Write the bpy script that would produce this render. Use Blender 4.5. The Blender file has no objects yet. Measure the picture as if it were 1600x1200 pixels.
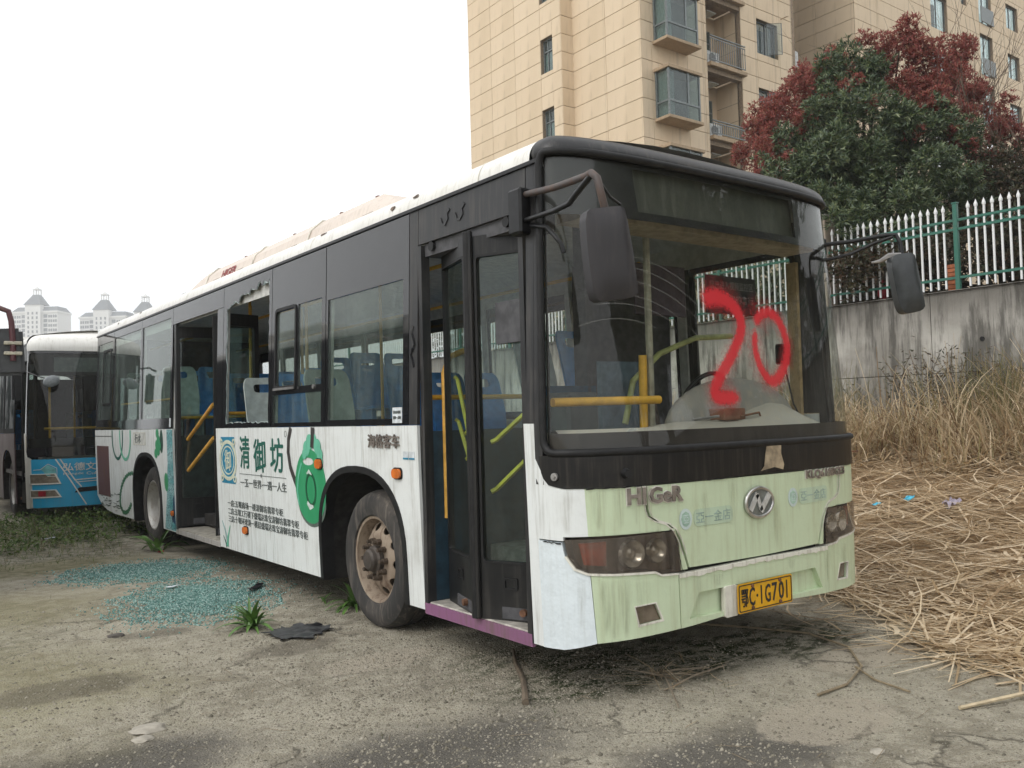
import bpy, bmesh, math, random
import numpy as np
from math import sin, cos, pi, radians, sqrt
from mathutils import Vector, Matrix, noise
from mathutils.geometry import tessellate_polygon
random.seed(7); RNG = np.random.default_rng(7)
SC = bpy.context.scene
COL = SC.collection
# ------------------------------------------------------------------ camera
CAM = Vector((-2.758, -3.375, 1.423))
yaw, pitch, roll, FPX = .643, .036, -.028, 1364.6
fw = Vector((sin(yaw)*cos(pitch), cos(yaw)*cos(pitch), sin(pitch)))
rt = Vector((cos(yaw), -sin(yaw), 0)); up = rt.cross(fw)
r2 = rt*cos(roll)+up*sin(roll); u2 = up*cos(roll)-rt*sin(roll)
cd = bpy.data.cameras.new('camera'); cam = bpy.data.objects.new('camera', cd); COL.objects.link(cam)
cam.matrix_world = Matrix(((r2.x, u2.x, -fw.x, CAM.x), (r2.y, u2.y, -fw.y, CAM.y), (r2.z, u2.z, -fw.z, CAM.z), (0, 0, 0, 1)))
cd.sensor_fit = 'HORIZONTAL'; cd.sensor_width = 36; cd.lens = FPX/1600*36; cd.clip_start = .05; cd.clip_end = 4000
SC.camera = cam
# ------------------------------------------------------------------ sky, sun, exposure
SUN_EL, SUN_AZ = radians(44), Vector((-1, -.08, 0)).normalized()
w = bpy.data.worlds.new('World'); SC.world = w; w.use_nodes = True
nt = w.node_tree; nt.nodes.clear()
sky = nt.nodes.new('ShaderNodeTexSky'); sky.sky_type = 'NISHITA'; sky.sun_disc = False
sky.sun_elevation = SUN_EL; sky.sun_rotation = math.atan2(SUN_AZ.x, SUN_AZ.y); sky.dust_density = 6; sky.air_density = 1.5
tc = nt.nodes.new('ShaderNodeTexCoord'); sep = nt.nodes.new('ShaderNodeSeparateXYZ'); nt.links.new(tc.outputs['Generated'], sep.inputs[0])
ramp = nt.nodes.new('ShaderNodeValToRGB'); nt.links.new(sep.outputs['Z'], ramp.inputs[0])
el = ramp.color_ramp.elements; el[0].position = 0; el[0].color = (.96, 1.0, 1.03, 1); el[1].position = 1; el[1].color = (1.16, 1.17, 1.19, 1)
e = ramp.color_ramp.elements.new(.22); e.color = (1.10, 1.115, 1.13, 1)
scl = nt.nodes.new('ShaderNodeVectorMath'); scl.operation = 'SCALE'; scl.inputs['Scale'].default_value = 11.2
nt.links.new(ramp.outputs[0], scl.inputs[0])
hs = nt.nodes.new('ShaderNodeHueSaturation'); hs.inputs['Saturation'].default_value = .25; nt.links.new(sky.outputs[0], hs.inputs['Color'])
mix = nt.nodes.new('ShaderNodeMix'); mix.data_type = 'RGBA'; mix.inputs['Factor'].default_value = .93
nt.links.new(hs.outputs[0], mix.inputs['A']); nt.links.new(scl.outputs[0], mix.inputs['B'])
bg = nt.nodes.new('ShaderNodeBackground'); bg.inputs['Strength'].default_value = .1; nt.links.new(mix.outputs['Result'], bg.inputs[0])
wo = nt.nodes.new('ShaderNodeOutputWorld'); nt.links.new(bg.outputs[0], wo.inputs[0])
sd = bpy.data.lights.new('sun', 'SUN'); sd.energy = 1.2; sd.angle = radians(24); sd.color = (1, .97, .93)
so = bpy.data.objects.new('sun', sd); COL.objects.link(so)
sv = Vector((SUN_AZ.x*cos(SUN_EL), SUN_AZ.y*cos(SUN_EL), sin(SUN_EL))); so.rotation_euler = sv.to_track_quat('Z', 'Y').to_euler(); so.location = sv*60
SC.view_settings.view_transform = 'Standard'; SC.view_settings.look = 'None'; SC.view_settings.exposure = .14; SC.view_settings.gamma = 1
SC.render.engine = 'CYCLES'
cy = SC.cycles; cy.use_denoising = True; cy.max_bounces = 10; cy.transparent_max_bounces = 24; cy.diffuse_bounces = 4; cy.glossy_bounces = 4
cy.transmission_bounces = 6; cy.volume_bounces = 1; cy.sample_clamp_indirect = 6; cy.caustics_reflective = False; cy.caustics_refractive = False
# ------------------------------------------------------------------ materials
MATS = {}
class N:
    def __init__(s, name):
        s.m = bpy.data.materials.new(name); s.m.use_nodes = True; s.t = s.m.node_tree; s.t.nodes.clear()
        s.out = s.t.nodes.new('ShaderNodeOutputMaterial')
    def n(s, k, **kw):
        o = s.t.nodes.new('ShaderNode'+k)
        for a, b in kw.items(): setattr(o, a, b)
        return o
    def l(s, a, b): s.t.links.new(a, b)
    def obj(s, scale=(1, 1, 1), kind='Object'):
        c = s.n('TexCoord'); m = s.n('Mapping'); m.inputs['Scale'].default_value = scale; s.l(c.outputs[kind], m.inputs[0]); return m.outputs[0]
    def noise(s, vec, scale, detail=4, rough=.6):
        q = s.n('TexNoise'); q.inputs['Scale'].default_value = scale; q.inputs['Detail'].default_value = detail; q.inputs['Roughness'].default_value = rough
        s.l(vec, q.inputs['Vector']); return q.outputs['Fac']
    def rng(s, v, a, b, c=0., d=1.):
        m = s.n('MapRange'); m.interpolation_type = 'SMOOTHSTEP'
        m.inputs[1].default_value = a; m.inputs[2].default_value = b; m.inputs[3].default_value = c; m.inputs[4].default_value = d
        s.l(v, m.inputs[0]); return m.outputs[0]
    def mix(s, f, a, b):
        m = s.n('Mix'); m.data_type = 'RGBA'
        for k, v in (('Factor', f), ('A', a), ('B', b)):
            if hasattr(v, 'node'): s.l(v, m.inputs[k])
            else: m.inputs[k].default_value = v if k == 'Factor' else (*v, 1) if len(v) == 3 else v
        return m.outputs['Result']
    def math(s, op, a, b=0.):
        m = s.n('Math', operation=op)
        for i, v in enumerate((a, b)):
            if hasattr(v, 'node'): s.l(v, m.inputs[i])
            else: m.inputs[i].default_value = v
        return m.outputs[0]
    def bsdf(s, col, rough=.6, metal=0., bump=None, bs=.3, bd=.01, spec=.5):
        b = s.n('BsdfPrincipled')
        for k, v in (('Base Color', col), ('Roughness', rough), ('Metallic', metal)):
            if hasattr(v, 'node'): s.l(v, b.inputs[k])
            else: b.inputs[k].default_value = ((*v, 1) if isinstance(v, tuple) else v)
        b.inputs['Specular IOR Level'].default_value = spec
        if bump is not None:
            q = s.n('Bump'); q.inputs['Strength'].default_value = bs; q.inputs['Distance'].default_value = bd; s.l(bump, q.inputs['Height']); s.l(q.outputs[0], b.inputs['Normal'])
        return b.outputs[0]
    def done(s, sh): s.l(sh, s.out.inputs['Surface']); return s.m
def paint(name, col, rough=.4, dirt=.35, dcol=(.20, .17, .12), metal=0., streak=1., spec=.5, bump=.0, dent=0.):
    if name in MATS: return MATS[name]
    k = N(name)
    st = k.noise(k.obj((9, 9, .55)), 3.2, 5, .65); gen = k.noise(k.obj(), 2.4, 6, .65); fine = k.noise(k.obj(), 40, 3)
    d1 = k.rng(st, .46, .70, 0, dirt*streak); d2 = k.rng(gen, .45, .74, 0, dirt*.7)
    f = k.math('ADD', d1, d2); c = k.mix(f, col, dcol)
    c = k.mix(k.rng(fine, .62, .8, 0, .12), c, (.05, .05, .045))
    r = k.math('ADD', k.math('MULTIPLY', f, .4), rough)
    MATS[name] = k.done(k.bsdf(c, r, metal, bump=(k.noise(k.obj(), 5., 4, .6) if dent else fine if bump else None), bs=dent or bump, bd=.05 if dent else .01, spec=spec)); return MATS[name]
def plain(name, col, rough=.6, metal=0., var=.25, scale=14, spec=.5, bump=0.):
    if name in MATS: return MATS[name]
    k = N(name); n1 = k.noise(k.obj(), scale, 5); lo = tuple(x*(1-var) for x in col); hi = tuple(min(1, x*(1+var)) for x in col)
    MATS[name] = k.done(k.bsdf(k.mix(k.rng(n1, .3, .7), lo, hi), rough, metal, bump=n1 if bump else None, bs=bump, spec=spec)); return MATS[name]
def glass(name, tint, dust_sheen=.06, rough=.01, ior=1.5, dcol=(.45, .42, .36), wave=.0):
    if name in MATS: return MATS[name]
    k = N(name); lw = k.n('LayerWeight'); lw.inputs[0].default_value = .5; f0 = ((ior-1)/(ior+1))**2; fr = k.math('ADD', k.math('MULTIPLY', k.math('POWER', lw.outputs['Facing'], 5.), 1-f0), f0)
    tr = k.n('BsdfTransparent'); tr.inputs[0].default_value = (*tint, 1); gl = k.n('BsdfGlossy'); gl.inputs['Roughness'].default_value = rough
    if wave:
        q = k.n('Bump'); q.inputs['Strength'].default_value = wave; q.inputs['Distance'].default_value = .02; k.l(k.noise(k.obj((1, 1, .6)), 1.6, 1), q.inputs['Height']); k.l(q.outputs[0], gl.inputs['Normal'])
    m1 = k.n('MixShader'); k.l(fr, m1.inputs[0]); k.l(tr.outputs[0], m1.inputs[1]); k.l(gl.outputs[0], m1.inputs[2])
    df = k.n('BsdfDiffuse'); df.inputs[0].default_value = (*dcol, 1)
    dn = k.math('ADD', k.rng(k.noise(k.obj((6, 6, .5)), 3, 5), .4, .8, 0, dust_sheen), k.rng(k.noise(k.obj(), 2.2, 5), .35, .8, dust_sheen*.4, dust_sheen*1.4))
    m2 = k.n('MixShader'); k.l(dn, m2.inputs[0]); k.l(m1.outputs[0], m2.inputs[1]); k.l(df.outputs[0], m2.inputs[2])
    MATS[name] = k.done(m2.outputs[0]); return MATS[name]
# ------------------------------------------------------------------ objects and mesh helpers
def tag(o, label, cat, group=None, kind=None):
    if label: o['label'] = label
    if cat: o['category'] = cat
    if group: o['group'] = group
    if kind: o['kind'] = kind
    return o
def empty(name, loc=(0, 0, 0), label=None, cat=None, group=None, rz=0., parent=None):
    o = bpy.data.objects.new(name, None); COL.objects.link(o); o.location = loc; o.rotation_euler.z = rz; o.empty_display_size = .2
    if parent is not None:
        o.parent = parent; o.matrix_parent_inverse = Matrix.Translation(-Vector(parent.location)) if parent.rotation_euler.z == 0 and parent.get('abs') else Matrix()
    return tag(o, label, cat, group)
def link(name, me, mat=None, parent=None, loc=None, rot=None):
    o = bpy.data.objects.new(name, me); COL.objects.link(o)
    if mat is not None and (not me.materials): me.materials.append(mat)
    if loc is not None: o.location = loc
    if rot is not None: o.rotation_euler = rot
    if parent is not None:
        o.parent = parent
        b = base_of(parent)
        if b is not None: o.matrix_parent_inverse = Matrix.Translation(-b)
    return o
BASES = {}
def base_of(p): return BASES.get(p.name)
def root(name, base, label, cat, group=None):
    """an Empty at a thing's base; its parts are built in world coordinates"""
    o = bpy.data.objects.new(name, None); COL.objects.link(o); o.location = base; o.empty_display_size = .2; BASES[o.name] = Vector(base)
    return tag(o, label, cat, group)
def group_part(name, parent):
    o = bpy.data.objects.new(name, None); COL.objects.link(o); o.empty_display_size = .1
    o.parent = parent; b = base_of(parent)
    if b is not None: o.matrix_parent_inverse = Matrix.Translation(-b)
    return o
class MB:
    def __init__(s): s.v = []; s.f = []
    def add(s, v, f):
        n = len(s.v); s.v += [tuple(p) for p in v]; s.f += [tuple(i+n for i in q) for q in f]; return s
    def bm(s, bm):
        bm.verts.index_update(); s.add([p.co.copy() for p in bm.verts], [[q.index for q in f.verts] for f in bm.faces]); bm.free(); return s
    def box(s, a, b, bev=0., M=None):
        bm = bmesh.new(); bmesh.ops.create_cube(bm, size=1)
        for p in bm.verts: p.co = Vector([(a[i]+b[i])/2+p.co[i]*abs(b[i]-a[i]) for i in range(3)])
        if bev: bmesh.ops.bevel(bm, geom=bm.edges[:], offset=bev, segments=1, affect='EDGES')
        if M is not None: bm.transform(M)
        return s.bm(bm)
    def cyl(s, p0, p1, r, n=12, r1=None, cap=True):
        p0, p1 = Vector(p0), Vector(p1); d = (p1-p0).normalized(); a = d.orthogonal().normalized(); b = d.cross(a); r1 = r if r1 is None else r1
        v = [p0+(a*cos(2*pi*i/n)+b*sin(2*pi*i/n))*r for i in range(n)]+[p1+(a*cos(2*pi*i/n)+b*sin(2*pi*i/n))*r1 for i in range(n)]
        f = [(i, (i+1) % n, n+(i+1) % n, n+i) for i in range(n)]
        if cap: f += [tuple(range(n))[::-1], tuple(range(n, 2*n))]
        return s.add(v, f)
    def tube(s, pts, r, n=8, closed=False, cap=True):
        P = [Vector(p) for p in pts]; m = len(P); rr = r if hasattr(r, '__len__') else [r]*m
        v = []; prev = None
        for i in range(m):
            if closed: t = P[(i+1) % m]-P[i-1]
            else: t = P[min(i+1, m-1)]-P[max(i-1, 0)]
            t.normalize()
            if prev is None: a = t.orthogonal().normalized()
            else:
                a = prev-t*prev.dot(t)
                a = a.normalized() if a.length > 1e-6 else t.orthogonal().normalized()
            prev = a; b = t.cross(a)
            v += [P[i]+(a*cos(2*pi*j/n)+b*sin(2*pi*j/n))*rr[i] for j in range(n)]
        f = []
        for i in range(m if closed else m-1):
            k = (i+1) % m
            f += [(i*n+j, i*n+(j+1) % n, k*n+(j+1) % n, k*n+j) for j in range(n)]
        if cap and not closed: f += [tuple(range(n))[::-1], tuple(range((m-1)*n, m*n))]
        return s.add(v, f)
    def lathe(s, prof, n=32, axis='x', c=(0, 0, 0), closed=False):
        v = []
        for r, h in prof:
            for j in range(n):
                a = 2*pi*j/n
                v.append((c[0]+h, c[1]+r*cos(a), c[2]+r*sin(a)) if axis == 'x' else (c[0]+r*cos(a), c[1]+r*sin(a), c[2]+h) if axis == 'z' else (c[0]+r*cos(a), c[1]+h, c[2]+r*sin(a)))
        m = len(prof); f = []
        for i in range(m if closed else m-1):
            k = (i+1) % m
            f += [(i*n+j, i*n+(j+1) % n, k*n+(j+1) % n, k*n+j) for j in range(n)]
        return s.add(v, f)
    def mesh(s, name='mesh', smooth=None, merge=False):
        me = bpy.data.meshes.new(name); me.from_pydata(s.v, [], s.f); me.update()
        bm = bmesh.new(); bm.from_mesh(me)
        if merge: bmesh.ops.remove_doubles(bm, verts=bm.verts[:], dist=1e-5)
        bmesh.ops.recalc_face_normals(bm, faces=bm.faces[:]); bm.to_mesh(me); bm.free()
        if smooth is not None: me.shade_smooth(); me.set_sharp_from_angle(angle=smooth)
        return me
    def build(s, name, mat, parent=None, smooth=None, **k): return link(name, s.mesh(name, smooth), mat, parent, **k)
def cut2d(bm, lo, hi, step):
    for ax in (0, 1):
        if not step[ax]: continue
        k = math.floor(lo[ax]/step[ax])+1
        while k*step[ax] < hi[ax]-1e-6:
            co = Vector((0, 0, 0)); co[ax] = k*step[ax]; no = Vector((0, 0, 0)); no[ax] = 1
            bmesh.ops.bisect_plane(bm, geom=bm.verts[:]+bm.edges[:]+bm.faces[:], plane_co=co, plane_no=no); k += 1
def map_bm(bm, fmap, t=0., off=0., out=None):
    """2D bmesh -> MB; sheet mapped to the surface, with thickness t inward"""
    out = out or MB(); bm.verts.index_update(); n = len(bm.verts)
    v = [fmap(p.co.x, p.co.y, off) for p in bm.verts]; f = [tuple(q.index for q in g.verts) for g in bm.faces]
    if t:
        v += [fmap(p.co.x, p.co.y, off-t) for p in bm.verts]; f2 = [tuple(i+n for i in g[::-1]) for g in f]
        sides = []
        for e in bm.edges:
            if len(e.link_faces) == 1: a, b = e.verts[0].index, e.verts[1].index; sides.append((a, b, b+n, a+n))
        f = f+f2+sides
    out.add(v, f); return out
def poly_bm(loops):
    bm = bmesh.new(); L = [[Vector((p[0], p[1], 0)) for p in lp] for lp in loops]
    vs = [bm.verts.new(p) for lp in L for p in lp]
    for tri in tessellate_polygon(L):
        try: bm.faces.new([vs[i] for i in tri])
        except ValueError: pass
    return bm
def sheet(loops, fmap, t=0., off=0., step=(0, 0), out=None):
    if not hasattr(loops[0][0], '__len__'): loops = [loops]
    bm = poly_bm(loops); xs_ = [p[0] for p in loops[0]]; ys_ = [p[1] for p in loops[0]]
    cut2d(bm, (min(xs_), min(ys_)), (max(xs_), max(ys_)), step)
    o = map_bm(bm, fmap, t, off, out); bm.free(); return o
def rect(a, b, c, d, r=0., n=3):
    if not r: return [(a, b), (c, b), (c, d), (a, d)]
    P = []
    for cx, cy_, a0 in ((c-r, b+r, -90), (c-r, d-r, 0), (a+r, d-r, 90), (a+r, b+r, 180)):
        for i in range(n+1): an = radians(a0+90*i/n); P.append((cx+r*cos(an), cy_+r*sin(an)))
    return P
def ell(cx, cy_, rx, ry, n=24, a0=0., a1=2*pi): return [(cx+rx*cos(a0+(a1-a0)*i/n), cy_+ry*sin(a0+(a1-a0)*i/n)) for i in range(n)]
def stroke(pts, w):
    """2D ribbon polygon round a polyline"""
    P = [Vector(p) for p in pts]; L, R = [], []; m = len(P)
    for i in range(m):
        t = (P[min(i+1, m-1)]-P[max(i-1, 0)]).normalized(); nn = Vector((-t.y, t.x)); ww = w[i] if hasattr(w, '__len__') else w
        L.append(P[i]+nn*ww/2); R.append(P[i]-nn*ww/2)
    return [tuple(p) for p in L+R[::-1]]
def text_bm(body, w, h, bold=0., shear=0., sx=1.):
    """text as a flat bmesh fitted to the box 0..w, 0..h"""
    cu = bpy.data.curves.new('lettering', 'FONT'); cu.body = body; cu.size = 1; cu.offset = bold; cu.shear = shear; cu.resolution_u = 2
    o = bpy.data.objects.new('lettering', cu); COL.objects.link(o)
    dg = bpy.context.evaluated_depsgraph_get(); me = bpy.data.meshes.new_from_object(o.evaluated_get(dg))
    bm = bmesh.new(); bm.from_mesh(me); bpy.data.objects.remove(o); bpy.data.curves.remove(cu); bpy.data.meshes.remove(me)
    X = [p.co.x for p in bm.verts]; Y = [p.co.y for p in bm.verts]
    if not X: return bm
    kx = w/max(1e-6, max(X)-min(X)); ky = h/max(1e-6, max(Y)-min(Y)) if h else kx
    x0, y0 = min(X), min(Y)
    for p in bm.verts: p.co = Vector(((p.co.x-x0)*kx, (p.co.y-y0)*ky, 0))
    bmesh.ops.triangulate(bm, faces=bm.faces[:])
    return bm
def lettering(name, body, w, h, fmap, u0, v0, mat, parent, t=.003, off=.004, bold=0., step=(.08, .2), su=1, shear=0.):
    cjk = any(ord(ch) > 0x2e80 for ch in body); sh = bold*h*.9 if cjk else 0.   # heavy brush weight: several passes of the glyph
    mb = MB()
    for q, (dx, dy) in enumerate(((0, 0),)+(((1, 0), (-1, 0), (0, .8), (0, -.8), (.7, .6), (-.7, -.6)) if sh else ())):
        bm = text_bm(body, w, h, 0. if cjk else bold, shear)
        for p in bm.verts: p.co.x = u0+su*(p.co.x+dx*sh); p.co.y += v0+dy*sh
        X = [p.co.x for p in bm.verts]
        if not X: bm.free(); return None
        cut2d(bm, (min(X), v0), (max(X), v0+h), step)
        map_bm(bm, fmap, t, off+.00025*q, mb); bm.free()
    return mb.build(name, mat, parent)
def sstep(a, b, x):
    t = min(1, max(0, (x-a)/(b-a))); return t*t*(3-2*t)
def leaf_mesh(name, P, D, L, W, R, mat, parent=None, fold=.25, nseg=1, droop=0.):
    """many leaves in one mesh: base point, direction, length, width, roll vector (numpy)"""
    D = D/np.linalg.norm(D, axis=1)[:, None]; S = np.cross(D, R); S /= np.linalg.norm(S, axis=1)[:, None]+1e-9; U = np.cross(S, D)
    L = L[:, None]; W = W[:, None]; n = len(P)
    mid = P+D*L*.5-U*droop*L*.25; tip = P+D*L-U*droop*L
    a = mid+S*W*.5+U*W*fold; b = mid-S*W*.5+U*W*fold
    V = np.stack([P, a, tip, b], 1).reshape(-1, 3)
    idx = np.arange(n)[:, None]*4; F = np.concatenate([idx+np.array([0, 1, 2]), idx+np.array([0, 2, 3])], 1).reshape(-1, 3)
    me = bpy.data.meshes.new(name); me.vertices.add(len(V)); me.vertices.foreach_set('co', V.astype(np.float32).ravel())
    me.loops.add(F.size); me.loops.foreach_set('vertex_index', F.astype(np.int32).ravel())
    me.polygons.add(len(F)); me.polygons.foreach_set('loop_start', np.arange(0, F.size, 3, dtype=np.int32)); me.update(calc_edges=True)
    at = me.attributes.new('var', 'FLOAT', 'FACE'); at.data.foreach_set('value', np.repeat(RNG.random(n), 2).astype(np.float32))
    return link(name, me, mat, parent)
def tri_mesh(name, V, F, mat, parent=None, var=None):
    me = bpy.data.meshes.new(name); V = np.asarray(V, np.float32); F = np.asarray(F, np.int32); k = F.shape[1]
    me.vertices.add(len(V)); me.vertices.foreach_set('co', V.ravel()); me.loops.add(F.size); me.loops.foreach_set('vertex_index', F.ravel())
    me.polygons.add(len(F)); me.polygons.foreach_set('loop_start', np.arange(0, F.size, k, dtype=np.int32)); me.update(calc_edges=True)
    if var is not None:
        at = me.attributes.new('var', 'FLOAT', 'FACE'); at.data.foreach_set('value', np.asarray(var, np.float32))
    return link(name, me, mat, parent)
def leafmat(name, cols, rough=.5, trans=.25, spec=.4):
    if name in MATS: return MATS[name]
    k = N(name); a = k.n('Attribute', attribute_name='var'); r = k.n('ValToRGB'); k.l(a.outputs['Fac'], r.inputs[0])
    e = r.color_ramp.elements; e[0].color = (*cols[0], 1); e[1].color = (*cols[-1], 1)
    for i, c in enumerate(cols[1:-1]): q = e.new((i+1)/(len(cols)-1)); q.color = (*c, 1)
    b = k.bsdf(r.outputs[0], rough, spec=spec); t = k.n('BsdfTranslucent'); k.l(r.outputs[0], t.inputs[0])
    m = k.n('MixShader'); m.inputs[0].default_value = trans; k.l(b, m.inputs[1]); k.l(t.outputs[0], m.inputs[2])
    MATS[name] = k.done(m.outputs[0]); return MATS[name]
# ------------------------------------------------------------------ bus surfaces
M_white = paint('white_paint', (.77, .80, .79), .35, .45, (.36, .35, .31), dent=.10)
M_white2 = paint('patch_white', (.72, .79, .82), .35, .20, (.42, .44, .42), dent=.25)
M_roof = paint('roof_white', (.80, .79, .75), .5, .30, (.36, .33, .27))
M_green = paint('pale_green_paint', (.58, .68, .475), .38, .30, (.36, .36, .20), dent=.14)
M_chip = paint('chipped_edge', (.74, .72, .64), .6, .6, (.25, .22, .16))
M_black = plain('black_trim', (.009, .009, .010), .38, var=.4, spec=.35)
M_rubber = plain('rubber', (.014, .014, .0145), .55, var=.35, bump=.15, spec=.3)
M_capblk = paint('black_cap', (.020, .0205, .022), .40, .35, (.13, .12, .11), spec=.4)
M_frit = plain('black_glass', (.016, .0165, .018), .06, var=.2, spec=.75)
M_band = paint('black_band', (.008, .008, .0085), .3, .40, (.075, .062, .05), spec=.35)
M_door = paint('door_black', (.010, .0105, .011), .36, .22, (.09, .08, .07), spec=.35)
M_glass = glass('side_glass', (.80, .86, .83), .075, wave=.10, dcol=(.40, .46, .43))  # greenish film: dust plus a painted milky sheen on the panes
M_glass_far = glass('far_glass', (.95, .97, .96), .02)
M_wscr = glass('windscreen_glass', (.86, .89, .86), .022)
M_door_gl = glass('door_glass', (.78, .86, .84), .02)
M_yellow = plain('yellow_rail', (.72, .40, .045), .38, var=.15)
M_blue_seat = plain('blue_plastic', (.05, .26, .62), .4, var=.15)
M_pale_seat = plain('pale_plastic', (.40, .46, .44), .5, var=.15)
M_int = plain('lining', (.55, .55, .52), .7, var=.15)
M_int_dark = plain('dark_lining', (.07, .07, .075), .7, var=.3)
M_floor = plain('bus_floor', (.16, .15, .14), .8, var=.35)
M_dash = paint('dash_plastic', (.40, .375, .325), .6, .5, (.50, .44, .35))
M_brown = plain('brown_board', (.16, .085, .05), .7)
M_steel = plain('dull_steel', (.34, .33, .32), .45, .8)
M_chrome = plain('old_chrome', (.55, .54, .52), .28, .9, var=.3)
M_letter = plain('letter_metal', (.27, .235, .21), .4, .5, var=.4)
M_rust = plain('rust', (.16, .075, .04), .85, var=.5)
M_tyre = paint('tyre_rubber', (.030, .029, .028), .8, .7, (.16, .14, .12))
M_rim_f = paint('dusty_rim', (.33, .265, .20), .75, .8, (.17, .115, .08), .1)
M_rim_r = paint('silver_rim', (.50, .49, .46), .45, .5, (.30, .25, .19), .5)
M_amber = plain('amber_lens', (.62, .16, .03), .25, var=.2)
M_lens = glass('hazed_lens', (.74, .70, .64), .30, .05, dcol=(.27, .235, .20))
M_refl = plain('lamp_reflector', (.52, .50, .46), .2, .85, var=.2)
M_dark = plain('dark_void', (.012, .012, .012), .9)
M_mauve = paint('mauve_sill', (.24, .10, .20), .5, .5, (.15, .11, .09))
M_gallery = plain('arch_dark', (.028, .026, .024), .9, var=.5)
def XS(z): return .045*(z-1.37)/1.35 if z > 1.37 else .03*((1.37-max(z, 0))/1.12)**1.5
YCOR, NN, ZB, ZG, ZS, LB = .13, 3.4, 1.378, 2.722, .246, 10.46
def YC(z): return -.275 if z < 1.2 else -.275+.16*(z-1.2)/1.5
def FY(t, z):
    a = min(abs(t), 1.); return YC(z)+(YCOR-YC(z))*(1-max(0., 1-a**NN)**(1/NN))
_th = np.linspace(-1, 1, 4001); _Y = np.array([FY(t, 1.0) for t in _th]); _S = np.concatenate([[0], np.cumsum(np.hypot(np.diff(1.25*_th), np.diff(_Y)))])
SL = float(_S[-1])
def SR(y, z, o=0.): return (XS(z)-o, y, z)          # right side surface (y, z, outward offset)
def SLF(y, z, o=0.): return (2.5-XS(z)+o, y, z)     # left side surface
def FRp(s, z):
    t = float(np.interp(s, _S, _th)); return Vector((1.25+t*(1.25-XS(z)), FY(t, z), z))
def FR(s, z, o=0.):                                 # front surface
    p = FRp(s, z)
    if o:
        a, b = FRp(max(0, s-.01), z), FRp(min(SL, s+.01), z); d = (b-a).normalized(); p = p+Vector((d.y, -d.x, 0))*o
    return tuple(p)
STEPF = (.07, .22)
def arch(c, hw=.655, zt=1.105, zb=ZS, n=18, g=0.):
    """points of a wheel arch opening from front to rear"""
    hw += g; zt += g; zc = .52; P = [(c-hw, zb)]
    for i in range(n+1):
        a = pi*(1-i/n); P.append((c+hw*math.copysign(abs(cos(a))**.85, cos(a)), zc+(zt-zc)*sin(a)**.8))
    return P+[(c+hw, zb)]
BUS = root('city_bus', (1.25, 5.1, 0), 'derelict white and pale green bus with a red 20 sprayed on its windscreen', 'bus')
YF, YR = 2.14, 7.70
RE = 10.46
# lower side panels, right
sheet(rect(.132, ZS, .218, ZB), SR, .02, out=(m := MB())); m.build('corner_panel', M_white, BUS)
aF = arch(YF); aR = arch(YR)
pb = [(1.295, ZS)]+aF[:1]+[p for p in aF[1:] if p[0] < 1.62]
cutz = [p for p in aF if p[0] <= 2.80]
# one panel per bay, split at the seams the photograph shows
def zat(A, y): return next(a[1]+(b[1]-a[1])*(y-a[0])/(b[0]-a[0]) for a, b in zip(A[1:-1], A[2:-1]) if a[0] <= y <= b[0])
pA = [(1.295, ZS)]+[p for p in aF if p[0] < 2.05]+[(2.05, zat(aF, 2.05)), (2.05, ZB), (1.295, ZB)]
pB = [(2.054, ZB), (2.054, zat(aF, 2.054))]+[p for p in aF if p[0] >= 2.056]+[(3.70, ZS), (3.70, ZB)]
sheet(pA, SR, .02, step=(.3, .18)).build('side_panel', M_white, BUS)
sheet(pB, SR, .02, step=(.3, .18)).build('side_panel', M_white, BUS)
sheet(rect(3.704, ZS, 5.085, ZB), SR, .02, step=(.3, .18)).build('side_panel', M_white, BUS)
pD = [(6.545, ZS)]+[p for p in aR if p[0] < 7.6]+[(7.6, zat(aR, 7.6)), (7.6, ZB), (6.545, ZB)]
pE = [(7.604, ZB), (7.604, zat(aR, 7.604))]+[p for p in aR if p[0] >= 7.606]+[(9.40, ZS-.005), (9.40, ZB)]
pF = [(9.405, ZB), (9.405, ZS-.005), (9.85, .265), (10.2, .32), (RE-.02, .44), (RE, .60), (RE, ZB)]
for q in (pD, pE, pF): sheet(q, SR, .02, step=(.3, .18)).build('side_panel', M_white, BUS)
sheet([(9.43, 1.29), (10.44, 1.29), (10.44, 1.296), (9.43, 1.296)], SR, .004, .004).build('seam', M_black, BUS)
sheet(rect(9.62, .46, 10.34, 1.155), SR, .008, .006).build('grille_panel', paint('rusty_maroon', (.10, .045, .05), .6, .6, (.20, .13, .09)), BUS)
# wheel arch trims
for c, zt in ((YF, 1.105), (YR, 1.105)):
    A = arch(c, n=22); B = arch(c, g=-.045, n=22); B[0] = (B[0][0], ZS); mb = MB()
    sheet(A+B[::-1], lambda y, z, o=0.: (XS(z)-o, y, z), .10, .008, out=mb); mb.build('wheel_arch_trim', M_rubber, BUS, .6)
    mb = MB(); Q = arch(c, g=-.02, n=22, zb=ZS-.02); n = len(Q)                          # dark wheel housing
    v = [(.03, y, z) for y, z in Q]+[(.62, y, z) for y, z in Q]; mb.add(v, [(i, i+1, n+i+1, n+i) for i in range(n-1)]+[tuple(range(n, 2*n))]); mb.build('wheel_housing', M_gallery, BUS)
# left side lower body with its arches
pl = [(.132, ZS)]+arch(YF)+arch(YR)+[(9.85, .265), (RE, .45), (RE, ZB), (.132, ZB)]
sheet(pl, SLF, .02, step=(.4, .2)).build('side_panel', M_white, BUS)
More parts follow.
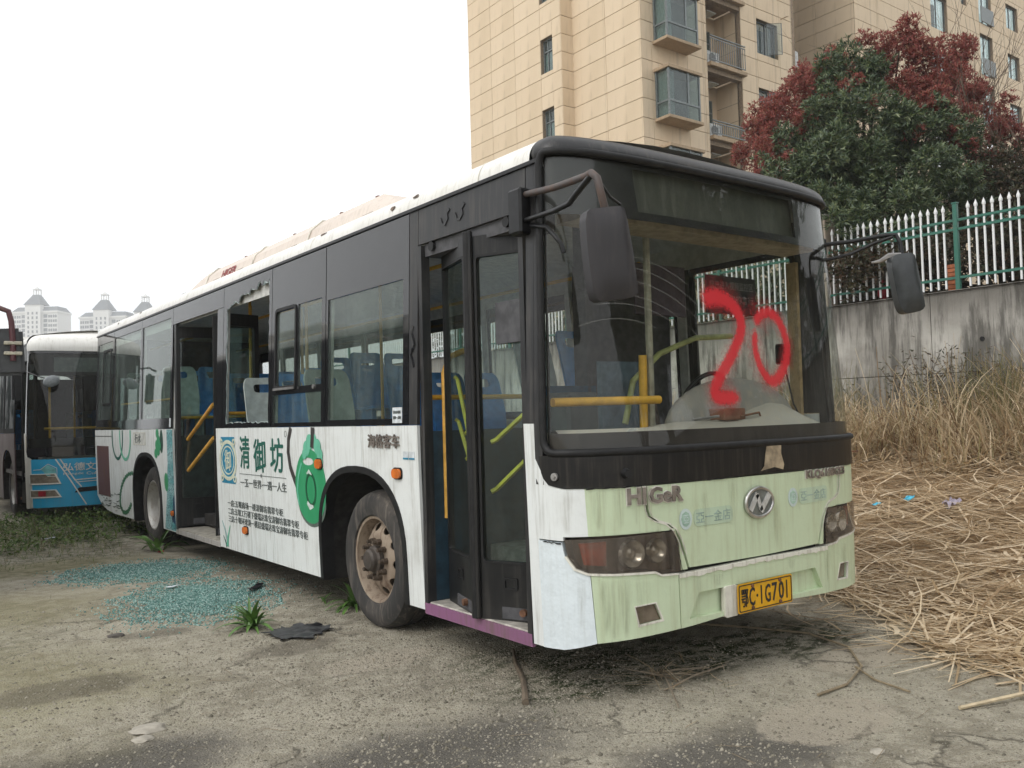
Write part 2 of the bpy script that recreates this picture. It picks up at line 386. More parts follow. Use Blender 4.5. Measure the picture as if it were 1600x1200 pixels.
# ------------------------------------------------------------------ side windows, right
def window(y0, y1, holes, name='window', z0=ZB+.004, z1=ZG, smap=SR, gl=None, parent=None, gmat=None):
    f = sheet([rect(y0, z0, y1, z1)]+[h for h in holes], smap, .022).build(name, M_frit if gmat is None else gmat, parent or BUS)
    for h in (gl if gl is not None else holes): sheet(h, smap, .005, -.007).build('pane', M_glass if smap is SR else M_glass_far, f)
    return f
window(1.404, 2.622, [rect(1.475, 1.425, 2.59, 2.315)])
w2 = window(2.634, 3.685, [rect(2.70, 1.70, 3.14, 2.35), rect(3.19, 1.715, 3.58, 2.335, .03), rect(2.70, 1.415, 3.655, 1.645)])
sheet([rect(3.165, 1.675, 3.605, 2.36, .05), rect(3.19, 1.715, 3.58, 2.335, .03)], SR, .012, .010).build('slider_frame', M_rubber, w2)
sheet(rect(3.175, 1.682, 3.595, 1.70), SR, .012, .024).build('slider_sill', M_steel, w2)
sheet(ell(2.83, 1.685, .018, .018, 10), SR, .01, .01).build('latch', M_steel, w2)
# broken window: a jagged rim of glass is left in the frame
rj = random.Random(3)
def jag(y0, z0, y1, z1):
    P = []
    for i in range(26): P.append((y0+(y1-y0)*i/26, z0+rj.uniform(0, .018)))
    for i in range(22): P.append((y1-rj.uniform(0, .035), z0+(z1-z0)*i/22))
    for i in range(24): t = i/24; P.append((y1+(y0-y1)*t, z1-.16*(1-t)**1.6+rj.uniform(-.035, .02)))
    for i in range(20): P.append((y0+rj.uniform(0, .02), z1+(z0-z1)*i/20))
    return P
HJ = jag(3.745, 1.415, 4.835, 2.645)
w3 = sheet([rect(3.695, ZB+.004, 4.905, ZG), HJ], SR, .012).build('broken_window', M_frit, BUS)
w3['label'] = 'shattered side window with a jagged rim of black glass'
rim = [(p[0]+(4.29-p[0])*.012+rj.uniform(-.006, .006), p[1]+(2.0-p[1])*.012+rj.uniform(-.006, .006)) for p in HJ]
sheet([HJ, rim], SR, .006, -.003).build('shard_rim', plain('shard_edge', (.35, .42, .41), .3), w3)
window(6.60, 7.915, [rect(6.66, 1.50, 7.88, 2.62)]); window(7.925, 9.385, [rect(7.96, 1.50, 9.35, 2.62)])
w6 = window(9.395, 10.43, [rect(9.45, 1.52, 10.36, 2.60)])
sheet([rect(9.50, 1.72, 9.98, 2.50, .03), rect(9.53, 1.75, 9.95, 2.47, .03)], SR, .006, .010).build('slider_frame', M_rubber, w6)
# posts and panels round the doors
sheet(rect(1.295, ZB+.004, 1.396, ZG), SR, .022).build('door_pillar', M_capblk, BUS)
sheet(rect(.20, 2.50, 1.289, ZG), SR, .022).build('door_header', M_capblk, BUS)
sheet(rect(.132, ZB+.004, .194, ZG), SR, .022).build('front_pillar', M_capblk, BUS)
sheet([rect(4.915, 2.535, 6.59, ZG)], SR, .022).build('door_header', M_frit, BUS)
sheet(rect(4.915, ZB+.004, 5.085, 2.53), SR, .022).build('door_pillar', M_frit, BUS)
sheet(rect(6.48, ZS, 6.54, 2.53), SR, .03, .004).build('door_pillar', M_capblk, BUS)
sheet(rect(1.25, ZS, 1.29, 2.49), SR, .06, .006).build('door_post', M_capblk, BUS)
sheet(rect(.222, ZS, .262, 2.49), SR, .06, .006).build('door_post', M_capblk, BUS)
# flourish left on the door header by a peeled sticker
for k in range(2):
    y = .98-.16*k; sheet(stroke([(y+.05, 2.615), (y+.03, 2.575), (y, 2.57), (y-.03, 2.60), (y-.02, 2.63), (y-.05, 2.655)], .017), SR, .004, .006).build('relief_mark', M_capblk, BUS)
for yy, z0, n in ((1.345, 2.0, 5), (1.35, 1.86, 4)):
    sheet(stroke([(yy+.018*sin(i*1.7), z0-.04*i) for i in range(n)], .02), SR, .004, .004).build('relief_mark', M_frit, BUS)
# drip rail and roof
mb = MB(); sheet(rect(.10, ZG+.002, RE-.01, ZG+.022), SR, .02, .012, out=mb); mb.build('drip_rail', M_black, BUS)
mb = MB(); sheet(rect(.10, ZG+.002, RE-.01, ZG+.022), SLF, .02, .012, out=mb); mb.build('drip_rail', M_black, BUS)
RC = .135
def roof_prof(n=8):
    P = [(.042+RC*(1-cos(pi/2*i/n)), ZG+.024+RC*sin(pi/2*i/n)) for i in range(n+1)]
    x0, z0 = P[-1]; P += [(x0+(1.25-x0)*t, z0+.105*(1-(1-t)**2)) for t in (.25, .5, .75, 1)]
    return P+[(2.5-x, z) for x, z in P[-2::-1]]
RP = roof_prof(); ys = [.16+.05*i for i in range(4)]+[.4+.5*i for i in range(20)]+[10.2, 10.34, 10.42, RE]
v = []; f = []; n = len(RP)
for y in ys:
    sag = 0 if y < 10.2 else .11*((y-10.2)/.26)**2
    for x, z in RP:
        ed = min(x, 2.5-x); dent = .004*noise.noise(Vector((x*3, y*1.3, 4))) + (.006*noise.noise(Vector((x, y*.8, 9))) if .05 < ed < .3 else 0)
        v.append((x, y, z-sag*sstep(.02, .3, ed)+dent))
for i in range(len(ys)-1): f += [(i*n+j, i*n+j+1, (i+1)*n+j+1, (i+1)*n+j) for j in range(n-1)]
f.append(tuple((len(ys)-1)*n+j for j in range(n)))
MB().add(v, f).build('roof', M_roof, BUS, .7)
# torn paint and dents on the roof edge
rr = random.Random(5)
def RF(y, a, o=0.):  # roof cove: a = angle along the quarter arc
    q = Vector((.042+RC*(1-cos(a)), y, ZG+.024+RC*sin(a))); nn = Vector((-cos(a), 0, sin(a))); return tuple(q+nn*(o+.004))
for y, a, w_, h in ((1.62, .40, .07, .28), (1.34, .55, .09, .24), (2.75, .75, .14, .22), (3.35, 1.0, .14, .10), (4.6, .95, .2, .08), (5.3, 1.0, .25, .06), (2.1, 1.1, .2, .07), (6.4, .95, .2, .07), (8.1, .7, .08, .3), (9.2, .5, .07, .25)):
    P = [(y+w_/2*cos(t)*rr.uniform(.5, 1.1), a+h/2*sin(t)*rr.uniform(.5, 1.1)) for t in np.linspace(0, 2*pi, 13)[:-1]]
    sheet(P, RF, .002, .002, step=(.2, .15)).build('paint_chip', plain('bare_rust', (.15, .11, .085), .9, var=.6), BUS)
for y in (2.9, 6.1, .62): sheet(rect(y, .02, y+.008, 1.4), RF, .001, .001, step=(0, .15)).build('roof_seam', M_chip, BUS)
# black front cap between roof and windscreen
NS = 48; v = []; f = []; K = 9
def dirn(s, z):
    a, b = FRp(max(0, s-.01), z), FRp(min(SL, s+.01), z); d = (b-a).normalized(); return Vector((d.y, -d.x, 0))
for i in range(NS+1):
    s = SL*i/NS; p = FRp(s, 2.75); o = dirn(s, 2.75)
    if i == 0: o = Vector((-1, 0, 0))
    if i == NS: o = Vector((1, 0, 0))
    bulge = .012
    v.append(tuple(p+o*.004+Vector((0, 0, .0))))
    for k in range(K-1):
        a = pi/2*k/(K-2); v.append(tuple(p+o*(bulge-RC*(1-cos(a)))+Vector((0, 0, .018+.108*sin(a)))))
    t = float(np.interp(s, _S, _th)); xr = 1.25+t*(1.25-.19); zr = float(np.interp(min(xr, 2.5-xr), [q[0] for q in RP[:13]], [q[1] for q in RP[:13]]))
    v.append((xr, .30, zr+.006))
m_ = K+1
m_ = len(v)//(NS+1)
for i in range(NS): f += [(i*m_+j, (i+1)*m_+j, (i+1)*m_+j+1, i*m_+j+1) for j in range(m_-1)]
MB().add(v, f).build('front_cap', M_capblk, BUS, .8)
# rear wall, underfloor
MB().box((.05, RE-.04, .45), (2.45, RE-.005, 2.85), .01).build('rear_wall', M_white, BUS)
MB().box((.30, .35, .32), (2.2, 10.2, .44)).build('chassis', M_gallery, BUS)
MB().box((.10, 2.86, .26), (.16, 5.0, .70)).box((.10, 8.42, .30), (.16, 10.2, .70)).build('underskirt', M_gallery, BUS)
MB().box((.04, 2.815, .23), (.60, 2.87, .95)).build('mud_flap', M_gallery, BUS)
# ------------------------------------------------------------------ roof air unit
Y0, Y1 = 2.35, 7.35
prof = [(.36, 2.90), (.43, 3.09), (.54, 3.185), (1.96, 3.185), (2.07, 3.09), (2.14, 2.90)]
mb = MB(); st = [(Y0, -.12), (Y0+.28, 0), (Y0+1.5, .0), (Y0+3.2, .0), (Y1-.5, 0), (Y1-.12, -.06), (Y1, -.20)]
v = [(x, y, z+(d if z > 3 else 0)) for y, d in st for x, z in prof]; n = 6
f = [(i*n+j, i*n+j+1, (i+1)*n+j+1, (i+1)*n+j) for i in range(len(st)-1) for j in range(n-1)]+[tuple(range(n)), tuple(range((len(st)-1)*n, len(st)*n))]
AC = mb.add(v, f).build('roof_air_unit', paint('cream_plastic', (.66, .58, .51), .6, .3, (.42, .36, .30)), BUS, .5)
for y in (3.75, 5.1, 6.55): MB().tube([(.352, y, 2.90), (.422, y, 3.095), (.535, y, 3.193), (1.0, y, 3.193)], .008, 5).build('seam_strip', M_chip, AC)
for y in (2.75, 3.4, 4.4, 5.7): MB().box((.55, y, 3.18), (.60, y+.04, 3.202)).build('clip', M_rust, AC)
lettering('red_lettering', 'HIGER', .44, .085, lambda u, v_, o=0.: (.36+(v_-2.90)*.35-o, u, v_), 6.04, 3.0, plain('dull_red', (.28, .05, .05), .6), AC, .002, .004, bold=.02, su=-1)
# ------------------------------------------------------------------ front of the bus
def mir(P): return [(SL-a, b) for a, b in P][::-1]
def front(name, poly, mat, t=.02, off=0., parent=BUS, sm=.6, step=STEPF): return sheet(poly, FR, t, off, step).build(name, mat, parent, sm)
WS = rect(.085, 1.235, SL-.085, 2.758, .06, 4)
front('windscreen', WS, M_wscr, 0, -.012)
# printed black top of the screen with the sign box behind it
DISP = [(.76, 2.485), (SL-.76, 2.485), (SL-.74, 2.722), (.74, 2.722)]
front('screen_top_band', [[(.10, 2.44), (SL-.10, 2.44), (SL-.10, 2.755), (.10, 2.755)], DISP], plain('ink_black', (.012, .012, .013), .3), .004, -.020)
front('route_display', [(.70, 2.47), (SL-.70, 2.47), (SL-.70, 2.74), (.70, 2.74)], paint('display_board', (.045, .048, .038), .35, .4, (.12, .12, .10)), .01, -.065)
front('screen_lower_band', [(.10, 1.24), (SL-.10, 1.24), (SL-.10, 1.325), (.10, 1.325)], plain('dark_brown_band', (.018, .012, .010), .5), .003, -.020)
front('screen_side_band', rect(.088, 1.24, .112, 2.70), M_dark, .003, -.0205)
# rubber seal round the screen
ring = [(a, b) for a, b in rect(.075, 1.228, SL-.075, 2.766, .07, 5)]
pts = []
for i in range(len(ring)):
    a, b = ring[i], ring[(i+1) % len(ring)]; L_ = math.hypot(b[0]-a[0], b[1]-a[1]); k = max(1, int(L_/.08))
    pts += [(a[0]+(b[0]-a[0])*j/k, a[1]+(b[1]-a[1])*j/k) for j in range(k)]
MB().tube([FR(a, b, .002) for a, b in pts], .021, 8, closed=True).build('screen_seal', M_rubber, BUS, .9)
for m_, fn in (('r', lambda P: P), ('l', mir)):
    front('corner_post', fn([(0.0, 1.07), (.062, 1.07), (.062, 2.755), (0.0, 2.755)]), M_capblk, .03, 0)
# black band below the screen
band = [(.012, 1.20), (.03, 1.13), (.10, 1.07), (.19, 1.055), (1.0, 1.055), (SL/2, 1.06)]
band = band+mir(band[:-1])+[(SL-.012, 1.215), (.012, 1.215)]
front('lower_screen_band', band, M_band, .02, .006)
for s, z in ((.145, 1.112), (SL-.145, 1.112)):
    p = Vector(FR(s, z, .004)); o = dirn(s, z); MB().cyl(p, p+o*.012, .020, 12).cyl(p+o*.012, p+o*.02, .008, 8).build('washer_nozzle', M_steel, BUS)
for s in (.51, SL-.17):
    p = Vector(FR(s, 1.12, .004)); o = dirn(s, 1.12); MB().cyl(p, p+o*.03, .028, 14, .020).build('wiper_spindle', M_rubber, BUS, .6)
p = Vector(FR(SL-.17, 1.12, .03)); MB().tube([p, p+Vector((.06, -.02, .0)), p+Vector((.10, -.01, .0))], .006, 6).build('wiper_stub', M_rust, BUS)
HOODL = [(.626, 1.05), (.632, .93), (.645, .895), (.69, .868), (.76, .848), (.805, .815), (.84, .76), (.87, .68), (.893, .612)]
g = .008
hood = [(a+g, b) for a, b in HOODL]; hood = hood+[(SL/2, .606)]+mir(hood)
HD = front('front_hatch', hood, M_green, .02, .0)
for sg in (1, -1):
    P = [(a+sg*.0135, b) for a, b in HOODL[:-1]]; rs = random.Random(40+sg); front('seam_chip', stroke(P, [.003+.007*rs.random() for _ in P]), M_chip, .001, .003); front('seam_chip', mir(stroke(P, [.003+.007*rs.random() for _ in P])), M_chip, .001, .003)
front('hatch_gap', [(a-.004, b) for a, b in HOODL]+[(.90, .575), (SL-.90, .575)]+mir([(a-.004, b) for a, b in HOODL]), M_dark, .004, -.024)
HLP = [(.182, .803), (.80, .812), (.822, .74), (.832, .602), (.70, .603), (.66, .622), (.42, .632), (.30, .640), (.235, .665), (.195, .72)]
WG = .30  # line between white and green paint
for fn in (lambda P: P, mir):
    wht = [(0.0, .795), (.172, .795), (.172, .815), (WG, .818), (WG-.008, 1.052), (.185, 1.052), (.095, 1.068), (.03, 1.125), (.0, 1.2)]
    grn = [(WG, .818), (.806, .824), (.832, .745), (.842, .605), (.885, .605)]+[(a-g, b) for a, b in HOODL[::-1]]+[(WG-.008, 1.052)]
    front('front_panel', fn(wht), M_white if fn is not mir else M_green, .02); front('front_panel', fn(grn), M_green, .02)
    top = [(.0, .786), (.165, .786), (.178, .72), (.222, .655), (.29, .629), (WG, .628)]
    front('bumper_corner', fn([(0.0, ZS), (.15, ZS+.012), (.315, .295)]+[(WG, .628)]+top[::-1][1:]), M_white2 if fn is not mir else M_green, .03, .004)
    cap = [(.317, .296), (.55, .303), (.812, .312), (.812, .586), (.70, .590), (.655, .610), (.42, .620), (WG+.003, .628)]
    BC = front('bumper_corner', [fn(cap), fn([(.525, .458), (.655, .464), (.698, .372), (.545, .362)])], M_green, .03, .006)
    front('bumper_lip', fn([(.178, .72), (.222, .655), (.29, .629), (.42, .620), (.655, .610), (.70, .590), (.812, .586), (.812, .594), (.70, .600), (.66, .620), (.42, .630), (.29, .640), (.232, .663), (.19, .722)]), M_chip, .05, .012)
    # head lamp
    mb = MB(); H = group_part('headlight', BUS)
    front('lamp_bowl', fn(HLP), plain('lamp_bowl_dark', (.13, .10, .08), .4, .2), .004, -.075, H)
    n = len(HLP); P = fn(HLP); mb.add([FR(a, b, -.075) for a, b in P]+[FR(a, b, .002) for a, b in P], [(i, (i+1) % n, n+(i+1) % n, n+i) for i in range(n)]); mb.build('lamp_rim', plain('lamp_rim_dark', (.05, .043, .038), .5), H)
    front('lens', fn(HLP), M_lens, 0, .010, H)
    front('indicator', fn([(.245, .78), (.40, .785), (.395, .665), (.27, .675)]), plain('indicator_red', (.30, .055, .025), .35), .02, -.03, H)
    for s, r in ((.545, .068), (.70, .058)):
        s_ = s if fn is not mir else SL-s; c = Vector(FR(s_, .715, -.045)); o = dirn(s_, .715)
        a = Vector((-o.y, o.x, 0)); mb = MB(); K2 = 20
        v = []
        for rr_, d in ((r*1.12, .012), (r, .030), (r*.9, .012), (r*.45, -.015), (r*.35, .004), (0.002, .012)):
            v += [c+(a*cos(2*pi*i/K2)+Vector((0, 0, sin(2*pi*i/K2))))*rr_+o*d for i in range(K2)]
        mb.add(v, [(j*K2+i, j*K2+(i+1) % K2, (j+1)*K2+(i+1) % K2, (j+1)*K2+i) for j in range(5) for i in range(K2)]); mb.build('projector', M_refl, H, .5)
    # fog lamp
    FG = group_part('fog_light', BUS); Q = fn([(.528, .455), (.652, .461), (.692, .374), (.548, .365)])
    front('lens', Q, plain('fog_lens', (.17, .135, .10), .25), .02, -.014, FG)
    front('rim', [fn([(.522, .461), (.658, .467), (.703, .366), (.540, .355)]), Q], M_chip, .012, .008, FG)
# bumper middle with the recess for the number plate
bm_ = [(.817, .312), (.90, .315), (1.20, .33), (SL/2, .335)]; bm_ = bm_+mir(bm_[:-1])
top = [(SL-.817, .572), (SL/2, .582), (.817, .572)]
rec = [(.875, .350), (.955, .478), (SL-.955, .478), (SL-.875, .350)]
front('bumper_middle', [bm_+top, rec], M_green, .035, .008)
front('bumper_recess', [(.86, .342), (.95, .485), (SL-.95, .485), (SL-.86, .342)], M_green, .006, -.024)
rl = random.Random(4); e1 = [(.817+(SL-1.634)*i/60, .570+.010*sin(pi*i/60)-rl.uniform(0, .012)) for i in range(61)]
front('bumper_lip', e1+[(SL-.817, .588), (SL/2, .596), (.817, .588)], M_chip, .055, .014)
pl_ = Vector(FR(SL/2, .40, .0))
def PLT(u, v_, o=0.): return (pl_.x+u, pl_.y-.012-o, v_)
PL = sheet(rect(-.325, .318, -.225, .482, .012), PLT, .03, .008).build('plate_holder', M_chip, BUS)
NP = sheet(rect(-.24, .325, .235, .482, .012), PLT, .004, .022).build('number_plate', plain('plate_yellow', (.72, .38, .012), .45, var=.12), BUS)
M_ink = plain('plate_ink', (.02, .02, .022), .5)
sheet([rect(-.233, .332, .228, .475, .01), rect(-.228, .337, .223, .470, .01)], PLT, .002, .025).build('plate_border', M_ink, NP)
lettering('plate_province', '鄂', .055, .095, PLT, -.213, .357, M_ink, NP, .002, .0255, bold=.008)
x = -.148
for ch, wd in (('C', .048), ('·', .012), ('1', .016), ('G', .048), ('7', .046), ('0', .046), ('1', .016)):
    if ch == '·': sheet(ell(x+.006, .405, .007, .008, 8), PLT, .002, .0255).build('plate_dot', M_ink, NP); x += .030; continue
    if ch == '1': sheet(rect(x+.008, .355, x+.017, .455), PLT, .002, .0255).build('plate_letter', M_ink, NP); x += .044; continue
    lettering('plate_letter', ch, wd, .10, PLT, x, .355, M_ink, NP, .002, .0255, bold=.012); x += wd+.014
for u in (-.12, .12):
    for z in (.345, .463): p = Vector(PLT(u, z, .022)); MB().cyl(p, p+Vector((0, -.008, 0)), .010, 8).build('plate_bolt', M_rust, NP)
# emblem
ec = Vector(FR(SL/2, .903, .0))
def EM(u, v_, o=0.): return (ec.x+u, ec.y-.006-o, ec.z+v_)
MB().tube([EM(.118*cos(a), .080*sin(a), .006) for a in np.linspace(0, 2*pi, 33)[:-1]], .010, 8, closed=True).build('emblem', M_chrome, BUS, .9)
EMB = bpy.data.objects['emblem']
sheet(ell(0, 0, .112, .075, 28), EM, .004, .004).build('emblem_disc', plain('emblem_face', (.17, .18, .165), .45, .1), EMB)
for a, b, wd in (((-.085, -.040), (-.020, .050), .034), ((-.025, .045), (.012, -.045), .026), ((.005, -.05), (.085, .042), .034)): sheet(stroke([a, b], wd), EM, .006, .0125).build('emblem_stroke', plain('emblem_bright', (.55, .55, .53), .4, .15), EMB)
lettering('letter_halo', 'HI', .122, .094, FR, .506, .956, M_chip, BUS, .004, .006, bold=.05); lettering('letter_halo', 'GeR', .234, .094, FR, .639, .954, M_chip, BUS, .004, .006, bold=.05); lettering('letter_halo', 'KLQ6108GE3', .47, .068, FR, 1.920, .990, M_chip, BUS, .003, .0055, bold=.04)
lettering('front_lettering', 'HI', .11, .082, FR, .512, .962, M_letter, BUS, .01, .014, bold=.03)
lettering('front_lettering', 'GeR', .222, .082, FR, .645, .960, M_letter, BUS, .01, .014, bold=.03)
lettering('model_lettering', 'KLQ6108GE3', .46, .058, FR, 1.925, .995, M_letter, BUS, .008, .012, bold=.025)
M_pale = paint('faded_decal', (.58, .68, .66), .5, .2); M_faded = plain('faded_ink', (.30, .40, .36), .6)
for s0, dz in ((.845, .862), (1.755, .905)):
    front('decal_halo', ell(s0+.04, dz, .046, .055, 18), M_pale, .001, .003); front('decal_halo', rect(s0+.10, dz-.045, s0+.405, dz+.045, .03), paint('decal_green', (.50, .62, .46), .5, .2), .001, .003)
    front('decal_badge', ell(s0+.04, dz, .032, .040, 8), plain('badge_green', (.36, .52, .42), .5), .001, .0045)
    lettering('decal_lettering', '亞', .038, .042, FR, s0+.021, dz-.021, M_pale, BUS, .001, .006); lettering('decal_lettering', '亞一金店', .27, .060, FR, s0+.115, dz-.030, M_faded, BUS, .001, .0045)
# torn cardboard stuck below the screen
front('tape_scrap', [(1.50, 1.075), (1.53, 1.10), (1.545, 1.175), (1.56, 1.215), (1.69, 1.212), (1.685, 1.165), (1.71, 1.10), (1.70, 1.072), (1.62, 1.09)], plain('dirty_tape', (.34, .27, .18), .8, var=.35), .003, .012)
# wear marks: thin cracks in the paint
rc = random.Random(11)
for s0, z0, s1, z1 in ((.015, .785, .165, .785), (.845, .60, .79, .80), (.30, 1.05, .60, 1.054), (1.05, 1.055, 1.3, 1.058)):
    P = [(s0+(s1-s0)*i/12+rc.uniform(-.003, .003), z0+(z1-z0)*i/12+rc.uniform(-.003, .003)) for i in range(13)]
    front('paint_crack', stroke(P, [.002+.006*rc.random() for _ in P]), M_dark, .001, .009)
for s, z, L in ((.42, .44, .16), (.45, .46, .17), (.39, .43, .15), (.36, .99, .16), (.52, .95, .13), (1.0, .90, .2), (2.3, .95, .2)):
    pass
# sprayed number on the glass: soft ribbons of paint
k = N('spray_paint'); at_ = k.n('Attribute', attribute_name='soft'); nz = k.noise(k.obj(), 60, 4, .7)
al = k.rng(k.math('ADD', at_.outputs['Fac'], k.math('MULTIPLY', k.math('SUBTRACT', nz, .5), .85)), .04, .86, 0, .93)
t_ = k.n('BsdfTransparent'); b_ = k.bsdf((.56, .013, .022), .5); ms = k.n('MixShader'); k.l(al, ms.inputs[0]); k.l(t_.outputs[0], ms.inputs[1]); k.l(b_, ms.inputs[2]); M_spray = k.done(ms.outputs[0])
def spray(name, pts, w, soft=1., lift=.0035, mat=None):
    Q = []; m = len(pts)
    for i in range(m-1):
        p0, p1, p2, p3 = [Vector(pts[max(0, min(m-1, i+j))]) for j in (-1, 0, 1, 2)]
        for j in range(8):
            t = j/8; Q.append(.5*((2*p1)+(-p0+p2)*t+(2*p0-5*p1+4*p2-p3)*t*t+(-p0+3*p1-3*p2+p3)*t**3))
    Q.append(Vector(pts[-1])); K_ = [-1, -.66, -.33, 0, .33, .66, 1]; V = []; A = []
    for i, q in enumerate(Q):
        t = (Q[min(i+1, len(Q)-1)]-Q[max(i-1, 0)]).normalized(); nn = Vector((-t.y, t.x)); e_ = min(1, min(i, len(Q)-1-i)/5+.15)
        wi = float(np.interp(i/(len(Q)-1), np.linspace(0, 1, len(w)), w))
        for k_ in K_: c = q+nn*k_*wi; V.append(FR(c.x, c.y, lift)); A.append((1-abs(k_)**1.6)*e_*soft)
    c = len(K_); F = [(i*c+j, i*c+j+1, (i+1)*c+j+1, (i+1)*c+j) for i in range(len(Q)-1) for j in range(c-1)]
    me = bpy.data.meshes.new(name); me.from_pydata(V, [], F); me.attributes.new('soft', 'FLOAT', 'POINT').data.foreach_set('value', A); me.update()
    return link(name, me, mat or M_spray, BUS)
D2 = [(1.14, 2.02), (1.30, 2.05), (1.43, 2.0), (1.478, 1.915), (1.44, 1.82), (1.325, 1.69), (1.222, 1.585), (1.185, 1.51), (1.25, 1.488), (1.40, 1.49)]
D0 = [(1.60, 1.90), (1.655, 1.96), (1.75, 1.985), (1.845, 1.925), (1.885, 1.79), (1.825, 1.66), (1.705, 1.578), (1.615, 1.64), (1.578, 1.765), (1.605, 1.895)]
spray('sprayed_digit', D2, [.075, .072, .062, .055, .053, .052, .056, .062, .058, .052]); spray('sprayed_digit', D0, [.042, .048, .050, .050, .050, .052, .054, .043, .038, .036], .88)
for pts_, k_ in ((D2, 1.75), (D0, 1.6)): spray('overspray', pts_, [.115*k_*.9, .10*k_, .075*k_, .06*k_, .06*k_, .06*k_, .065*k_, .075*k_, .075*k_, .08*k_], .34, .0025)
k = N('grime_streak'); at_ = k.n('Attribute', attribute_name='soft'); nz = k.noise(k.obj((14, 14, .8)), 5, 5, .7)
al = k.math('MULTIPLY', at_.outputs['Fac'], k.rng(nz, .38, .70, .03, .30)); t_ = k.n('BsdfTransparent'); b_ = k.bsdf((.20, .175, .09), .8); ms = k.n('MixShader'); k.l(al, ms.inputs[0]); k.l(t_.outputs[0], ms.inputs[1]); k.l(b_, ms.inputs[2]); M_grime = k.done(ms.outputs[0])
rg = random.Random(21)
for s, z0, z1, w_ in ((.40, .60, .31, .06), (.47, .60, .31, .05), (.36, .61, .33, .03), (.56, .60, .34, .03), (.36, 1.05, .84, .05), (.47, 1.05, .85, .04), (.56, 1.04, .86, .03), (.69, .86, .62, .02), (.95, .57, .34, .04), (1.02, .99, .78, .03), (1.25, 1.05, .80, .05), (1.62, .90, .64, .04), (1.85, 1.04, .82, .04), (2.12, .57, .37, .05), (2.2, 1.05, .86, .05), (2.35, .58, .40, .05), (1.1, .56, .49, .06), (1.75, .56, .50, .05), (.20, 1.04, .83, .04), (.25, .62, .33, .03)):
    spray('grime_streak', [(s, z0), (s+rg.uniform(-.004, .004), (z0*2+z1)/3), (s+rg.uniform(-.006, .006), (z0+2*z1)/3), (s, z1)], [w_, w_*.9, w_*.7, w_*.3], .9, .0105, M_grime)
# wiper scratches
k = N('scratch'); ms = k.n('MixShader'); ms.inputs[0].default_value = .13; t_ = k.n('BsdfTransparent'); k.l(t_.outputs[0], ms.inputs[1]); k.l(k.bsdf((.7, .7, .66), .5), ms.inputs[2]); M_scr = k.done(ms.outputs[0])
for r0, a0, a1 in ((.78, 62, 100), (.83, 45, 105), (.91, 50, 98), (.98, 42, 95), (.70, 70, 110), (1.04, 60, 88)):
    P = [(.55+r0*cos(radians(a)), 1.20+r0*sin(radians(a))) for a in np.linspace(a0, a1, 18)]
    front('wiper_scratch', stroke(P, .004), M_scr, 0, .0015)
# ------------------------------------------------------------------ mirrors
def mirror_r():
    A = group_part('mirror', BUS)
    MB().box((-.035, .15, 2.36), (.045, .26, 2.60), .012).build('bracket', M_black, A)
    MB().tube([(.01, .16, 2.565), (-.07, -.17, 2.515), (-.16, -.50, 2.48), (-.20, -.58, 2.47), (-.205, -.62, 2.44), (-.19, -.63, 2.36), (-.155, -.62, 2.28)], .017, 10).build('arm', paint('worn_tube', (.06, .05, .048), .5, .5, (.16, .09, .06)), A, .9)
    MB().tube([(.005, .16, 2.43), (-.08, -.18, 2.40), (-.125, -.34, 2.395), (-.15, -.42, 2.42), (-.19, -.57, 2.465)], .014, 8).build('arm', M_black, A, .9)
    MB().tube([(-.16, -.60, 2.42), (-.11, -.60, 2.37), (-.05, -.60, 2.345)], .006, 6).build('stay', M_black, A)
    bm = bmesh.new(); bmesh.ops.create_cube(bm, size=1); bmesh.ops.subdivide_edges(bm, edges=bm.edges[:], cuts=7, use_grid_fill=True)
    for p in bm.verts:
        q = p.co*2; l = max(abs(q.x), abs(q.z)); s_ = 1/(abs(q.x)**9+abs(q.z)**9+1e-9)**.1111*l if l else 1; q.x *= s_; q.z *= s_
        d = .5*(1-.40*(max(abs(q.x), abs(q.z))**5)) if q.y < 0 else .25
        q.x *= (1-.10*max(0, q.z)); p.co = Vector((q.x*.104, (-d if q.y < 0 else d)*.15, q.z*.200))
    bm.transform(Matrix.Translation((-.140, -.60, 2.112)) @ Matrix.Rotation(radians(-8), 4, 'Y') @ Matrix.Rotation(radians(-22), 4, 'Z'))
    MB().bm(bm).build('housing', paint('mirror_shell', (.034, .032, .035), .5, .25, (.09, .08, .075), spec=.35), A, .9)
    a = (0, 0, 0)
    MB().tube([(.02, .13, 2.40), (-.0, -.02, 2.36), (.03, -.09, 2.27), (.04, -.10, 2.22)], .012, 8).build('small_mirror_arm', M_black, A, .9)
    bm = bmesh.new(); bmesh.ops.create_uvsphere(bm, u_segments=12, v_segments=8, radius=1)
    for p in bm.verts: p.co = Vector((p.co.x*.035, p.co.y*.02, p.co.z*.19*(1 if p.co.z > 0 else 1)))
    bm.transform(Matrix.Translation((.06, .16, 1.98)) @ Matrix.Rotation(radians(4), 4, 'Y')); MB().bm(bm).build('inner_mirror', M_black, A, .9)
mirror_r()
